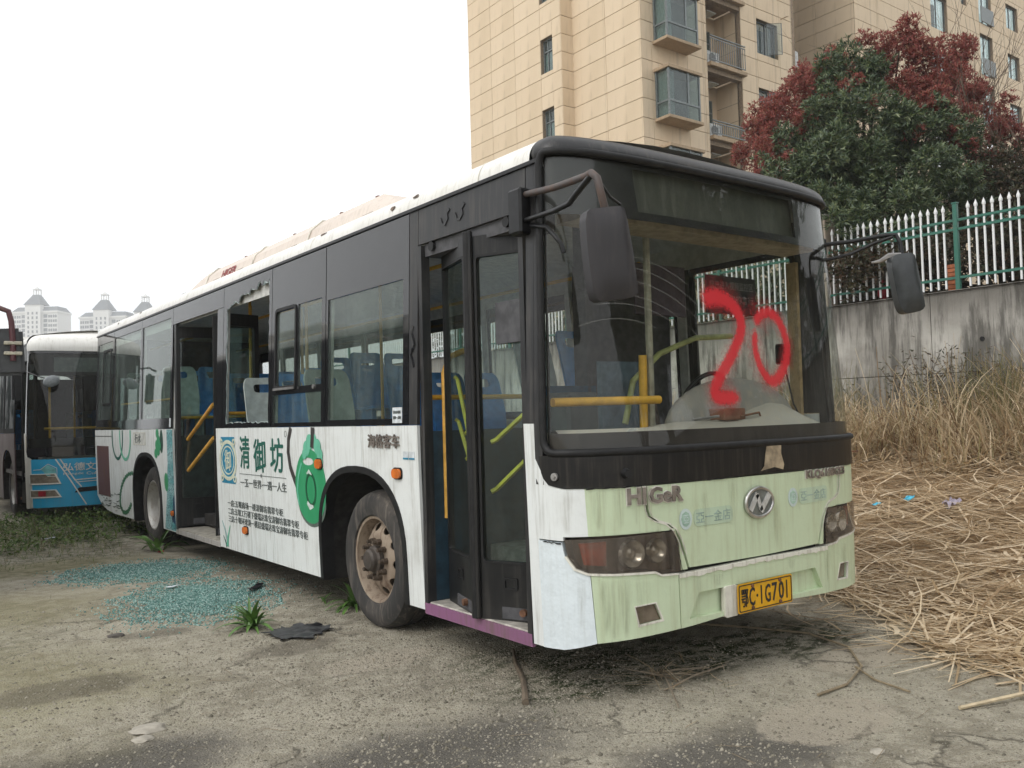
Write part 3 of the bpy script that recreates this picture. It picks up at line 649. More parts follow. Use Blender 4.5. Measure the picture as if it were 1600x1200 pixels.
def mirror_l():
    A = group_part('mirror', BUS)
    MB().tube([(2.455, .06, 2.515), (2.58, -.10, 2.525), (2.68, -.28, 2.545), (2.71, -.335, 2.54), (2.715, -.36, 2.48), (2.71, -.37, 2.39)], .015, 8).build('arm', M_black, A, .9)
    MB().tube([(2.455, .05, 2.405), (2.57, -.09, 2.44), (2.65, -.22, 2.50), (2.70, -.32, 2.53)], .013, 8).build('arm', M_black, A, .9)
    MB().box((2.44, .03, 2.36), (2.49, .12, 2.56), .01).build('bracket', M_black, A)
    bm = bmesh.new(); bmesh.ops.create_cube(bm, size=1); bmesh.ops.subdivide_edges(bm, edges=bm.edges[:], cuts=7, use_grid_fill=True)
    for p in bm.verts:
        q = p.co*2; l = max(abs(q.x), abs(q.z)); s_ = 1/(abs(q.x)**5+abs(q.z)**5+1e-9)**.2*l if l else 1; q.x *= s_; q.z *= s_
        d = .5*(1-.55*(max(abs(q.x), abs(q.z))**3)) if q.y < 0 else .25
        p.co = Vector((q.x*.085, (-d if q.y < 0 else d)*.15, q.z*.195))
    bm.transform(Matrix.Translation((2.71, -.385, 2.21)) @ Matrix.Rotation(radians(-9), 4, Vector((.6, .8, 0))) @ Matrix.Rotation(radians(-35), 4, 'Z'))
    MB().bm(bm).build('housing', plain('mirror_shell_dark', (.03, .034, .036), .4), A, .9)
    MB().tube([(2.70, -.37, 2.40), (2.66, -.31, 2.40), (2.63, -.26, 2.37), (2.60, -.22, 2.365)], [.016, .02, .012, .006], 6).build('torn_bracket', M_steel, A)
mirror_l()
# ------------------------------------------------------------------ wheels
def wheel(cx, cy, cz, front_w, sgn=1, R=.475, steer=0., parent=BUS):
    """sgn=1: outer face towards -x"""
    W = group_part('wheel', parent); X = lambda d: cx+sgn*d; c = (0, cy, cz); nt_ = 40
    tp = [(.29, .03), (.305, .0), (.36, -.012), (.42, -.006), (.452, .015), (R-.008, .05), (R, .075), (R, .12), (R-.008, .125), (R-.008, .135), (R, .14), (R, .20), (R-.008, .235), (.44, .27), (.30, .27)]
    MB().lathe([(r, X(d)) for r, d in tp], nt_, 'x', c).build('tyre', M_tyre, W, .5)
    M_ = M_rim_f if front_w else M_rim_r
    if front_w:
        MB().lathe([(r, X(d)) for r, d in ((.300, .02), (.296, .012), (.280, .016), (.268, .05), (.262, .09), (.262, .24))], nt_, 'x', c).build('rim', M_, W, .6)
        def D(a, b, o=0.):
            r = math.hypot(a, b); d = np.interp(r, [0, .10, .135, .175, .235, .265], [.030, .030, .035, .030, .075, .10]); return (X(float(d)-o), cy+a, cz+b)
        holes = [[(.218*cos(t)+.027*cos(q)*cos(t)-.036*sin(q)*sin(t), .218*sin(t)+.027*cos(q)*sin(t)+.036*sin(q)*cos(t)) for q in np.linspace(0, 2*pi, 11)[:-1]] for t in [2*pi*i/10+.1 for i in range(10)]]
        sheet([ell(0, 0, .264, .264, 40)]+holes, D, .006, 0, (.06, .06)).build('wheel_disc', M_, W, .7)
        MB().lathe([(r, X(d)) for r, d in ((.098, .03), (.096, -.0), (.078, -.012), (.074, -.035), (.060, -.05), (.002, -.055))], 20, 'x', c).build('hub', plain('greasy_hub', (.075, .062, .052), .6, .2), W, .5)
        for i in range(10):
            a = 2*pi*i/10; y, z = cy+.128*cos(a), cz+.128*sin(a); MB().cyl((X(.034), y, z), (X(.0), y, z), .022, 6).cyl((X(.0), y, z), (X(-.028), y, z), .014, 8).build('wheel_nut', plain('nut_rust', (.10, .075, .055), .7, .3), W)
    else:
        MB().lathe([(r, X(d)) for r, d in ((.300, .02), (.297, .008), (.284, .006), (.272, .03), (.262, .07), (.255, .15), (.235, .17), (.15, .175), (.11, .15), (.10, .12), (.085, .08), (.002, .075))], nt_, 'x', c).build('rim', M_, W, .5)
        for i in range(10):
            a = 2*pi*i/10+.15; y, z = cy+.165*cos(a), cz+.165*sin(a); MB().cyl((X(.18), y, z), (X(.145), y, z), .02, 6).build('wheel_nut', plain('nut_rust', (.10, .075, .055), .7, .3), W)
    return W
wheel(.085, YF-.075, .458, True); wheel(.085, YR, .465, False); wheel(2.415, YF, .465, True, -1); wheel(2.415, YR, .465, False, -1)
# ------------------------------------------------------------------ doors
def leaf(p0, p1, z0, z1, parent, gap=.0, wide0=.035, wide1=.05, zg=.62):
    """door leaf between two plan points: frame, glass, lower panel, handle"""
    p0, p1 = Vector(p0), Vector(p1); d = (p1-p0); L = d.length; d.normalize(); nn = Vector((d.y, -d.x))
    if nn.x > 0: nn = -nn
    def LM(u, z, o=0.): q = p0+d*u+nn*o; return (q.x, q.y, z)
    D = sheet([rect(0, z0, L, z1), rect(wide0, zg, L-wide1, z1-.12, .02)], LM, .035).build('door_leaf', M_door, parent)
    sheet(rect(wide0-.005, zg-.005, L-wide1+.005, z1-.115, .02), LM, .005, -.012).build('pane', M_door_gl, D)
    sheet([rect(wide0-.012, zg-.012, L-wide1+.012, z1-.108, .025), rect(wide0+.002, zg+.002, L-wide1-.002, z1-.122, .02)], LM, .008, .006).build('glass_gasket', M_rubber, D)
    u = L*.5; sheet([rect(u-.045, z0+.17, u+.045, z0+.235, .008), rect(u-.033, z0+.18, u+.033, z0+.222, .006)], LM, .006, .008).build('handle', M_rubber, D)
    for z in (z0+.02,): p = Vector(LM(L*.72, z+.035, .002)); q = Vector(LM(L*.72, z+.035, .03)); MB().cyl(p, q, .02, 10).build('hinge_bolt', M_rust, D); sheet(rect(L*.35, z0+.012, L*.95, z0+.075), LM, .004, .004).build('hinge_plate', M_int_dark, D)
    return D, LM
DO = group_part('front_door', BUS)
D1, LM1 = leaf((.022, .672), (.175, .325), .30, 2.44, DO, wide0=.02, wide1=.03)
D2, LM2 = leaf((.150, 1.205), (.022, .738), .30, 2.46, DO, wide0=.03, wide1=.06)
MB().tube([(.012, .705, .30), (.010, .705, 2.47)], .030, 8).build('fold_seal', M_rubber, DO, .9)
MB().box((-.006, .668, .30), (.022, .742, 2.475), .008).build('fold_post', M_door, DO)
for LM, L in ((LM1, .36), (LM2, .49)):  # taped yellow bars on the glass behind each leaf
    pass
def bar(name, p, q, r=.016, mat=None, parent=BUS, n=8): return MB().tube([p, q], r, n).build(name, mat or M_yellow, parent, .9)
for (a, b) in (((.21, .38, 1.495), (.105, .66, 1.275)), ((.21, .40, 1.235), (.105, .67, .995)), ((.145, .97, 1.32), (.195, 1.16, 1.675)), ((.145, .97, 1.17), (.195, 1.16, 1.41))):
    p, q = Vector(a), Vector(b); MB().tube([p, p+(q-p)*.06+Vector((.02, 0, 0)), q-(q-p)*.06+Vector((.02, 0, 0)), q], .014, 4).build('door_bar', plain('yellow_tape', (.78, .62, .06), .5, var=.2), DO)
# step well of the front door
MB().box((.035, .265, .262), (.50, 1.25, .30), .005).build('door_step', plain('step_alloy', (.46, .43, .38), .55, .3, var=.3), BUS)
sheet(rect(.225, ZS-.02, 1.29, .292), SR, .02, .006).build('door_sill', M_mauve, BUS)
MB().box((.50, .265, .30), (.53, 1.25, .56)).box((.50, .265, .56), (.80, 1.25, .60)).box((.80, .265, .60), (.83, 1.25, .80)).build('inner_step', M_floor, BUS)
MB().box((.04, 1.255, .30), (.80, 1.285, 1.34)).build('step_wall', plain('dark_blue_panel', (.02, .05, .075), .6), BUS)
MB().box((.05, .20, .30), (.80, .225, 1.30)).build('step_wall', M_int_dark, BUS)
MB().box((.06, .27, 2.42), (.30, 1.25, 2.66)).build('door_gear_box', M_int_dark, BUS)
for y in (.38, 1.15): MB().cyl((.07, y, 2.47), (.04, y, 2.47), .03, 10).build('door_roller', M_rubber, BUS)
# rear door: folded open, dark well with rails
DR = group_part('rear_door', BUS)
for (p0, p1) in (((.035, 5.10), (.46, 5.19)), ((.46, 5.21), (.06, 5.32))):
    leaf(p0, p1, .32, 2.50, DR)
for (p0, p1) in (((.035, 6.47), (.46, 6.40)),): leaf(p0, p1, .32, 2.50, DR)
sheet(rect(5.09, ZS-.01, 6.54, .285), SR, .02, .004).build('door_sill', paint('alloy_sill', (.42, .40, .38), .6, .5), BUS)
MB().box((.035, 5.09, .262), (.55, 6.53, .295)).build('door_step', plain('step_dusty', (.34, .32, .27), .8), BUS)
MB().box((.55, 5.09, .295), (.58, 6.53, .56)).box((.55, 5.09, .56), (.85, 6.53, .60)).box((.85, 5.09, .6), (.88, 6.53, .80)).build('inner_step', M_floor, BUS)
for y in (5.085, 6.53): MB().box((.05, y-.012, .30), (.88, y+.012, 1.30)).build('step_wall', M_int_dark, BUS)
for a, b in (((.13, 6.42, 1.26), (.13, 5.55, 1.62)), ((.13, 6.42, .92), (.13, 5.55, 1.28))): bar('door_rail', a, b, .02, plain('ochre_rail', (.62, .34, .06), .45), DR)
# ------------------------------------------------------------------ left wall windows
LW = [(.30, 1.18), (1.40, 2.60), (2.70, 3.95), (4.05, 5.30), (5.40, 6.65), (6.75, 8.0), (8.1, 9.35), (9.45, 10.3)]
for a, b in LW: window(a-.045, b+.045, [rect(a, 1.46 if a > 1 else 1.40, b, 2.38 if a > 1 else 2.48, .03)], smap=SLF)
sheet(rect(.132, ZB+.004, .25, ZG), SLF, .022).build('front_pillar', M_capblk, BUS)
sheet(rect(1.228, ZB+.004, 1.352, ZG), SLF, .022).build('window_pillar', M_capblk, BUS)
for a, b in ((2.648, 2.652), ): pass
# ------------------------------------------------------------------ interior
fl = [(.84, .30), (2.44, .30), (2.44, YF-.68), (1.84, YF-.68), (1.84, YF+.68), (2.44, YF+.68), (2.44, YR-.68), (1.84, YR-.68), (1.84, YR+.68), (2.44, YR+.68), (2.44, 10.38), (.06, 10.38), (.06, YR+.68), (.66, YR+.68), (.66, YR-.68), (.06, YR-.68), (.06, 6.56), (.89, 6.56), (.89, 5.06), (.06, 5.06), (.06, YF+.68), (.66, YF+.68), (.66, YF-.68), (.06, YF-.68), (.06, 1.30), (.84, 1.30)]
def FLR(x, y, o=0.): return (x, y, .80+o)
sheet(fl, FLR, .05).build('floor', M_floor, BUS)
v = []; CP = [(.09, 2.70), (.20, 2.775), (.45, 2.80), (1.25, 2.83), (2.05, 2.80), (2.30, 2.775), (2.41, 2.70)]
MB().add([(x, y, z) for y in (.18, 10.38) for x, z in CP], [(j, j+1, 8+j, 7+j) for j in range(6)]).build('ceiling', M_int, BUS, .8)
for sm, sg in ((SR, 1), (SLF, -1)):  # inner lining below the windows
    for a, b in (((1.31, 5.06), (6.56, 10.36)) if sg > 0 else ((.35, 10.36),)): sheet(rect(a, 1.16, b, 1.375), sm, .006, -.04).build('wall_lining', M_int, BUS)
    for a, b in (((.35, 10.36),)): sheet(rect(a, 2.52, b, 2.70), sm, .006, -.04).build('window_cornice', M_int, BUS)
for y in (2.625, 3.69, 4.91, 6.585, 7.92, 9.39): sheet(rect(y-.035, 1.38, y+.035, 2.52), SR, .02, -.03).build('inner_pillar', M_int, BUS)
for y in (1.30, 2.65, 4.0, 5.35, 6.7, 8.05, 9.4): sheet(rect(y-.04, 1.38, y+.04, 2.52), SLF, .02, -.03).build('inner_pillar', M_int, BUS)
MB().box((.06, 10.30, .8), (2.44, 10.38, 2.7)).build('inner_rear_wall', M_int_dark, BUS)
MB().box((1.50, 4.55, .80), (2.44, 6.1, 1.16), .02).build('seat_platform', plain('box_cover', (.34, .38, .34), .7), BUS)
MB().box((.06, 8.6, .80), (2.44, 10.3, 1.15), .02).build('engine_platform', M_floor, BUS)
for c in (YF, YR):
    for x0, x1, xi in ((.06, .66, .66), (1.84, 2.44, 1.84)): MB().box((x0, c-.70, 1.115), (x1, c+.70, 1.15)).box((xi-.012, c-.70, .80), (xi+.012, c+.70, 1.115)).box((x0, c-.70, .80), (x1, c-.675, 1.115)).box((x0, c+.675, .80), (x1, c+.70, 1.115)).build('wheel_box', plain('box_cover', (.34, .38, .34), .7), BUS)
# seats
def seat_mesh(name='seat'):
    mb = MB(); n = 6
    def BK(u, v_, o=0.): return (u, .20+.16*v_**1.4*1.0+.05*(u/.2)**2*-.6-o, .40+.62*v_)
    out = [(-.19, .0), (.19, .0), (.205, .35), (.20, .80)]+[(.20-.06*(1-cos(a)), .80+.17*sin(a)) for a in np.linspace(.2, pi/2, 4)]
    out = out+[(-x, z) for x, z in out[::-1][:-2]]
    sheet([out, rect(-.10, .74, .10, .87, .04)], BK, .025, 0, (.08, .2), out=mb)
    def ST(u, v_, o=0.): return (u, -.20+.42*v_, .42-.03*math.sin(pi*v_)+.05*max(0, .2-v_)*-1+o)
    sheet(rect(-.20, 0, .20, 1, .06), ST, .03, 0, (.1, .2), out=mb)
    mb.box((-.16, -.10, 0), (-.13, .16, .40)).box((.13, -.10, 0), (.16, .16, .40))
    return mb.mesh(name, .6)
SM_B = seat_mesh(); SM_B.materials.append(M_blue_seat); SM_P = seat_mesh(); SM_P.materials.append(M_pale_seat)
def seat(x, y, z, rz=0., pale=False): return link('seat', SM_P if pale else SM_B, None, BUS, loc=(x, y, z), rot=(0, 0, rz))
for x, y, z, rz, pl2 in ((2.14, 1.95, 1.13, 0, 0), (2.14, 2.55, 1.13, 0, 1), (.36, 3.05, .85, 0, 1), (.36, 3.75, .85, 0, 0), (.36, 4.45, .85, 0, 1), (2.14, 3.35, .85, 0, 0), (1.72, 3.35, .85, 0, 0), (2.14, 4.15, .85, 0, 0), (1.72, 4.15, .85, 0, 0), (2.14, 4.95, 1.16, 0, 0), (1.72, 4.95, 1.16, 0, 0),
                         (2.14, 5.70, 1.16, 0, 0), (1.72, 5.70, 1.16, 0, 0), (.36, 7.2, 1.13, 0, 1), (.78, 7.2, 1.13, 0, 0), (.36, 8.05, 1.13, 0, 1), (.78, 8.05, 1.13, 0, 0), (2.14, 7.2, 1.13, 0, 0), (2.14, 8.05, 1.13, 0, 0), (.36, 8.95, 1.15, 0, 1), (.78, 8.95, 1.15, 0, 0), (1.72, 8.95, 1.15, 0, 0), (2.14, 8.95, 1.15, 0, 0)):
    seat(x, y, z, rz, pl2)
# rails
for x, y in ((.92, 1.32), (.92, 2.75), (1.55, 2.9), (.92, 5.02), (.92, 6.6), (1.55, 6.6), (1.55, 4.6), (.60, 5.75)): bar('stanchion', (x, y, .80), (x, y, 2.79), .017)
for x in (.62, 1.88): bar('ceiling_rail', (x, 1.2, 2.52), (x, 9.8, 2.52), .016)
bar('cross_rail', (.06, 1.32, 1.55), (.92, 1.32, 1.55)); bar('cross_rail', (.06, 1.32, 1.18), (.92, 1.32, 1.18)); bar('cross_rail', (.10, 5.02, 1.52), (.92, 5.02, 1.52)); bar('cross_rail', (.10, 6.58, 1.50), (.92, 6.58, 1.50)); bar('cross_rail', (.10, 6.58, 1.20), (.92, 6.58, 1.20))
bar('diagonal_rail', (.92, 5.02, 1.05), (.30, 4.3, 1.60)); bar('window_rail', (.11, 6.7, 1.72), (.11, 9.3, 1.72), .014)
MB().tube([(.17, 1.235, .80), (.17, 1.235, 1.20), (.17, 1.235, 1.70), (.20, 1.22, 1.80), (.30, 1.20, 1.84)], .02, 8).build('grab_handle', plain('ochre_rail', (.62, .34, .06), .45), BUS, .9)
MB().box((.92, 1.30, .95), (1.50, 1.335, 1.62)).build('partition_panel', plain('blue_board', (.02, .09, .17), .5), BUS)
# dashboard, steering wheel, cab
dz = [(-.13, 1.18), (-.02, 1.30), (.16, 1.36), (.34, 1.345), (.44, 1.24), (.46, .80)]
mb = MB(); nx = 16
v = []
for i in range(nx+1):
    t = -.96+1.92*i/nx; x = 1.25+t*1.2; y0 = FY(t, 1.2)+.05; hump = .10*math.exp(-((x-1.86)/.30)**2)
    if x < .85: hump -= .02
    v += [(x, y0+(y+.13)*(.9 if x > .8 else .42), z+hump*(1 if .1 < y < .4 else .55 if y > -.05 else 0)) for y, z in dz]
k6 = len(dz); mb.add(v, [(i*k6+j, (i+1)*k6+j, (i+1)*k6+j+1, i*k6+j+1) for i in range(nx) for j in range(k6-1)]); DASH = mb.build('dashboard', M_dash, BUS, .9)
for x in (.75, 1.05, 1.45, 1.85, 2.1):
    t = (x-1.25)/1.25; y = FY(t, 1.25)+.065; MB().box((x-.10, y, 1.285), (x+.10, y+.02, 1.30)).build('air_vent', M_dark, DASH)
MB().box((1.30, -.02, 1.36), (1.50, .12, 1.43), .006).build('junction_box', plain('rusty_box', (.20, .10, .06), .8), DASH)
MB().tube([(1.12, .06, 1.37), (1.28, .0, 1.385)], .008, 6).build('loose_rod', M_steel, DASH); MB().tube([(1.45, -.02, 1.38), (1.60, -.04, 1.40), (1.63, -.03, 1.36), (1.62, .02, 1.30)], .007, 6).build('loose_rod', M_rust, DASH)
MB().cyl((.48, -.09, 1.28), (.48, -.095, 1.28), .06, 20).build('round_cap', M_int, DASH)
bm = bmesh.new(); bmesh.ops.create_uvsphere(bm, u_segments=28, v_segments=16, radius=1)
for p in bm.verts: p.co = Vector((1.66+p.co.x*.62, .20+p.co.y*.15, 1.30+p.co.z*.32))
MB().bm(bm).build('grey_dome', paint('dome_grey', (.25, .24, .22), .6, .4, (.42, .36, .28)), BUS, .9)  # grey dome standing on the dashboard
lp = [(1.86+.22*cos(a), .62-.10*sin(a), 1.47+.20*sin(a)) for a in np.linspace(0, 2*pi, 29)[:-1]]
SW = MB().tube(lp, .016, 8, closed=True).build('steering_wheel', M_black, BUS, .9)
for a in (.3, pi-.3, -pi/2): MB().tube([(1.86, .64, 1.46), (1.86+.21*cos(a), .62-.10*sin(a), 1.47+.19*sin(a))], .014, 6).build('spoke', M_black, SW)
MB().tube([(1.86, .64, 1.46), (1.86, .50, 1.05)], .03, 8).build('steering_column', M_black, BUS)
# driver seat, tall with a pale rounded shell
def DS(u, v_, o=0.): return (1.88+u, 1.18+.18*v_-o-.10*(u/.3)**2*-1, 1.10+.85*v_)
o_ = [(-.30, 0), (.30, 0), (.31, .35)]+[(.31*cos(a), .35+.42*sin(a)) for a in np.linspace(.15, pi-.15, 12)]+[(-.31, .35)]
DSE = sheet(o_, DS, .09, 0, (.1, .2)).build('driver_seat', plain('camo_cover', (.10, .07, .055), .9, var=.6, scale=20), BUS, .8)
MB().box((1.60, .72, 1.02), (2.16, 1.22, 1.16), .04).build('seat_cushion', M_int_dark, DSE); MB().box((1.68, .85, .80), (2.06, 1.15, 1.04), .02).build('seat_base', M_int_dark, DSE)
MB().box((1.44, 1.42, .80), (2.42, 1.46, 2.50)).build('cab_partition', M_int_dark, BUS)
MB().box((1.42, 1.30, .80), (1.46, 1.42, 2.79), .005).build('cab_post', M_int_dark, BUS)
MB().box((1.03, .30, .80), (1.07, .34, 2.66), .01).build('screen_pole', plain('beige_pole', (.34, .32, .25), .6), BUS)
MB().tube([(.16, .17, 1.485), (.92, .13, 1.49)], .024, 10).build('dash_rail', M_yellow, BUS, .9)
MB().tube([(.99, .33, 1.25), (.99, .32, 1.76)], .025, 8).build('yellow_post', M_yellow, BUS, .9)
MB().tube([(1.10, .60, 1.35), (1.18, .60, 1.62), (1.45, .62, 1.80), (1.85, .66, 1.92), (2.28, .70, 1.95)], .02, 8).build('cab_rail', plain('green_yellow_rail', (.40, .42, .16), .5), BUS, .9)
MB().box((1.00, .70, .80), (1.42, .74, 1.75)).build('cab_door', plain('grey_blue_door', (.10, .15, .19), .6), BUS)
for x0, x1, z0, z1 in ((1.62, 2.12, 2.05, 2.30),): 
    NB = MB().box((x0, .35, z0), (x1, .365, z1), .004).build('notice_board', plain('notice_black', (.015, .015, .017), .5), BUS)
    for r_, tx in enumerate(('您已进入视频监控区', '请规范您的言行')):
        lettering('notice_lettering', tx, .44, .055, lambda u, v_, o=0.: (u, .35-o, v_), x0+.03, z1-.09-.09*r_, plain('notice_grey', (.20, .20, .19), .6), NB, .001, .003)
MB().box((1.05, .42, 2.02), (1.50, .44, 2.34), .004).build('sun_blind', plain('dark_purple_blind', (.05, .035, .045), .7), BUS)
MB().box((.25, -.02, 2.44), (2.25, .20, 2.50)).build('sign_box_floor', plain('beige_plastic', (.34, .28, .20), .6), BUS)
MB().box((.30, .18, 2.48), (2.2, .22, 2.76)).build('sign_box_back', M_int_dark, BUS)
MB().box((2.26, .26, 1.72), (2.36, .32, 1.86), .01).build('fan_switch', M_dark, BUS); MB().tube([(2.31, .28, 1.72), (2.34, .24, 1.45), (2.38, .20, 1.32)], .006, 6).build('cable', M_dark, BUS)
MB().box((2.395, .22, 1.36), (2.425, .30, 2.42)).build('pillar_lining', plain('tan_lining', (.34, .24, .12), .7), BUS)
MB().box((.08, .32, 1.82), (.11, .55, 2.05)).build('card_reader', M_int_dark, BUS)
MB().box((.55, .50, .82), (.80, .72, 1.55), .02).build('fare_box', plain('fare_grey', (.05, .06, .06), .5), BUS)
# ------------------------------------------------------------------ side advertising and small fittings
M_deep = plain('deep_green', (.016, .115, .085), .5, var=.1); M_cord = plain('cord_dark', (.045, .04, .038), .5)
M_jade = paint('jade_green', (.030, .30, .125), .35, .25, (.10, .48, .28), spec=.6); M_jade2 = paint('jade_light', (.16, .52, .36), .4, .4, (.05, .30, .18)); M_tblue = plain('seal_blue', (.02, .22, .36), .5, var=.15); M_cream = plain('seal_cream', (.62, .64, .50), .5, var=.1)
M_ink2 = plain('ad_ink', (.11, .125, .12), .6, var=.2)
AD = group_part('side_advert', BUS)
def dec(name, poly, mat, off, parent=AD): return sheet(poly, SR, .0012, off, (.25, .15)).build(name, mat, parent)
dec('seal', rect(4.575, .865, 4.945, 1.297), M_tblue, .002)
dec('seal_ring', [ell(4.76, 1.08, .235, .19, 30), ell(4.76, 1.08, .195, .155, 30)], M_cream, .0035)
dec('seal_ring', [ell(4.76, 1.08, .17, .135, 30), ell(4.76, 1.08, .155, .122, 30)], M_cream, .0035)
for sx, sz in ((1, 1), (-1, 1), (1, -1), (-1, -1)): dec('seal_knot', [ell(4.76+sx*.17, 1.08+sz*.17, .04, .032, 12), ell(4.76+sx*.17, 1.08+sz*.17, .018, .014, 10)], M_cream, .0050)
lettering('seal_lettering', '御', .17, .19, SR, 4.845, .985, M_cream, AD, .0012, .0035, bold=.01, su=-1)
for ch, y, zb, h, wd in (('清', 4.43, 1.02, .285, .235), ('御', 4.09, 1.0, .28, .27), ('坊', 3.705, 1.01, .28, .275)): lettering('brush_lettering', ch, wd, h, SR, y, zb, M_deep, AD, .0012, .003, bold=.020, su=-1, shear=.0)
dec('registered_ring', [ell(3.37, 1.325, .022, .026, 14), ell(3.37, 1.325, .018, .022, 14)], M_ink2, .003)
dec('rule_line', rect(3.385, .964, 4.455, .969), M_ink2, .003); dec('rule_dot', ell(3.93, .967, .012, .016, 8), M_ink2, .0045)
lettering('slogan_lettering', '一玉一世界·一遇一人生', 1.06, .075, SR, 4.445, .852, M_ink2, AD, .0012, .003, bold=.015, su=-1)
for tx, z, wd in (('一店:五堰商场一楼清御坊翡翠专柜', .652, 1.33), ('二店:五堰工行楼下盛瑞达珠宝清御坊翡翠专柜', .578, 1.64), ('三店:十堰环球港一楼层盛瑞达珠宝清御坊翡翠专柜', .506, 1.80)): lettering('address_lettering', tx, wd, .062, SR, 4.81, z, M_ink2, AD, .0012, .003, bold=.008, su=-1)
# jade pendant and cord
dec('pendant_cord', stroke([(3.26, 1.375), (3.31, 1.28), (3.325, 1.18), (3.29, 1.06), (3.22, .97), (3.16, .90)], .055), M_cord, .0025)
dec('pendant_cord', stroke([(2.835, 1.375), (2.84, 1.30), (2.855, 1.22)], .06), M_cord, .0070)
dec('pendant_shadow', ell(2.905, .81, .255, .195, 30, ), plain('shadow_ink', (.10, .13, .11), .6), .0025)
dec('jade_pendant', [ell(2.915, .925, .28, .285, 36), [(2.80+.10*cos(a)+.14, 1.115+.03*sin(a)) for a in np.linspace(0, 2*pi, 13)[:-1]]], M_jade, .004)
for i, (y, z, r) in enumerate(((2.96, 1.215, .06), (2.90, 1.265, .06), (2.83, 1.275, .055), (2.76, 1.23, .06), (2.72, 1.17, .05), (2.71, 1.12, .04), (3.0, 1.17, .04))): dec('jade_carving', ell(y, z, r, r, 14), M_jade2, .0052+.0003*i)
dec('jade_rim', [ell(2.905, .90, .10, .135, 28), ell(2.905, .90, .072, .105, 28)], plain('jade_dark', (.012, .10, .045), .4), .0056)
dec('jade_shine', stroke([(3.06, 1.10), (3.13, 1.0), (3.16, .88), (3.14, .77)], .022), M_jade2, .0058); dec('jade_shine', stroke([(2.98, .80), (2.93, .765), (2.87, .775)], [.03, .045, .02]), plain('pale_glint', (.62, .70, .66), .4), .0058); dec('jade_shine', stroke([(2.97, 1.02), (2.93, 1.04), (2.88, 1.015)], [.01, .03, .01]), plain('pale_glint', (.62, .70, .66), .4), .0058)
dec('grass_print', stroke([(5.0, .50), (4.93, .42), (4.86, .30)], [.01, .03, .05]), paint('pale_teal', (.30, .46, .46), .5, .3), .002); dec('grass_print', stroke([(4.78, .47), (4.85, .36), (4.88, .27)], [.01, .03, .05]), M_jade2, .0035); dec('grass_print', stroke([(4.98, .36), (4.92, .30), (4.90, .26)], [.008, .02, .03]), M_deep, .0035)
# chrome wording, stickers, markers
lettering('makers_lettering', '海格客车', .42, .088, SR, 1.935, 1.235, M_letter, BUS, .006, .010, bold=.035, su=-1)
for i in range(2): dec('access_sticker', rect(1.335+.075*i, 1.165, 1.40+.075*i, 1.215), plain('sticker_white', (.62, .66, .68), .5), .003, BUS); dec('access_sticker_band', rect(1.335+.075*i, 1.165, 1.40+.075*i, 1.176), M_tblue, .0045, BUS)
STK = dec('window_sticker', rect(1.475, 1.395, 1.60, 1.495), plain('sticker_white', (.62, .66, .68), .5), .004, BUS)
lettering('sticker_lettering', '请有序排队', .10, .020, SR, 1.587, 1.455, M_ink2, STK, .001, .006, bold=.01, su=-1); lettering('sticker_lettering', '保持一米距', .10, .020, SR, 1.587, 1.42, M_ink2, STK, .001, .006, bold=.01, su=-1)
dec('handle_sticker', rect(6.60, 1.40, 6.66, 1.50, .01), plain('sticker_white', (.62, .66, .68), .5), .004, BUS)
for y, z, rx, rz in ((1.552, 1.073, .050, .030), (4.36, .462, .050, .030), (2.735, 1.102, .050, .034), (6.62, .45, .04, .028)):
    ML = sheet(rect(y-rx, z-rz, y+rx, z+rz, rz*.9, 5), SR, .03, .024).build('marker_light', M_amber, BUS, .9); sheet(rect(y-rx-.008, z-rz-.008, y+rx+.008, z+rz+.008, rz*.9, 5), SR, .012, .008).build('marker_base', M_rubber, ML)
# rear quarter pictures
k = N('teal_pattern'); vo = k.n('TexVoronoi', feature='DISTANCE_TO_EDGE'); vo.inputs['Scale'].default_value = 34; k.l(k.obj(), vo.inputs['Vector'])
M_teal = k.done(k.bsdf(k.mix(k.rng(vo.outputs['Distance'], .02, .10), (.012, .05, .07), k.mix(k.rng(k.noise(k.obj(), 3, 2), .45, .6), (.34, .58, .60), (.10, .38, .40))), .5))
RA = group_part('rear_advert', BUS)
def dr(name, poly, mat, off): return dec(name, poly, mat, off, RA)
dr('pattern_strip', [(6.55, ZS+.01), (6.97, ZS+.01), (6.85, .60), (6.76, 1.0), (6.77, 1.372), (6.55, 1.372)], M_teal, .002)
dr('jade_oval', ell(6.84, .785, .075, .105, 18), M_jade, .0035)
dr('blue_shape', [(6.55, .33), (6.68, .36), (6.70, .45), (6.62, .50), (6.60, .62), (6.55, .66)], plain('navy_print', (.015, .06, .12), .5), .0035)
dr('dark_leaf', ell(6.985, 1.24, .065, .135, 18), plain('leaf_dark', (.02, .07, .05), .5), .002)
for i, (y, z) in enumerate(((7.15, 1.33), (7.11, 1.26), (7.18, 1.20), (7.12, 1.13), (7.22, 1.10), (7.06, 1.19))): dr('jade_bead', ell(y, z, .06, .055, 12), M_jade, .003+.0004*i)
for c, r, mt in ((9.10, .31, M_deep), (8.68, .30, M_jade2)): dr('bangle', [p for p in [(c+r, 1.372)]+[(c+r*cos(a), 1.27-.295*sin(a)) for a in np.linspace(0, pi, 22)]+[(c-r, 1.372), (c-r+.05, 1.372)]+[(c-(r-.05)*cos(a), 1.27-.255*sin(a)) for a in np.linspace(0, pi, 22)]+[(c+r-.05, 1.372)]], mt, .002 if c > 9 else .003)
sb = [(8.37, .83), (8.55, .81), (8.72, .765), (8.86, .70), (8.97, .62), (9.04, .53), (9.07, .44), (9.06, .37), (8.94, .30), (8.80, .30), (8.67, .33), (8.55, .39), (8.44, .46)]
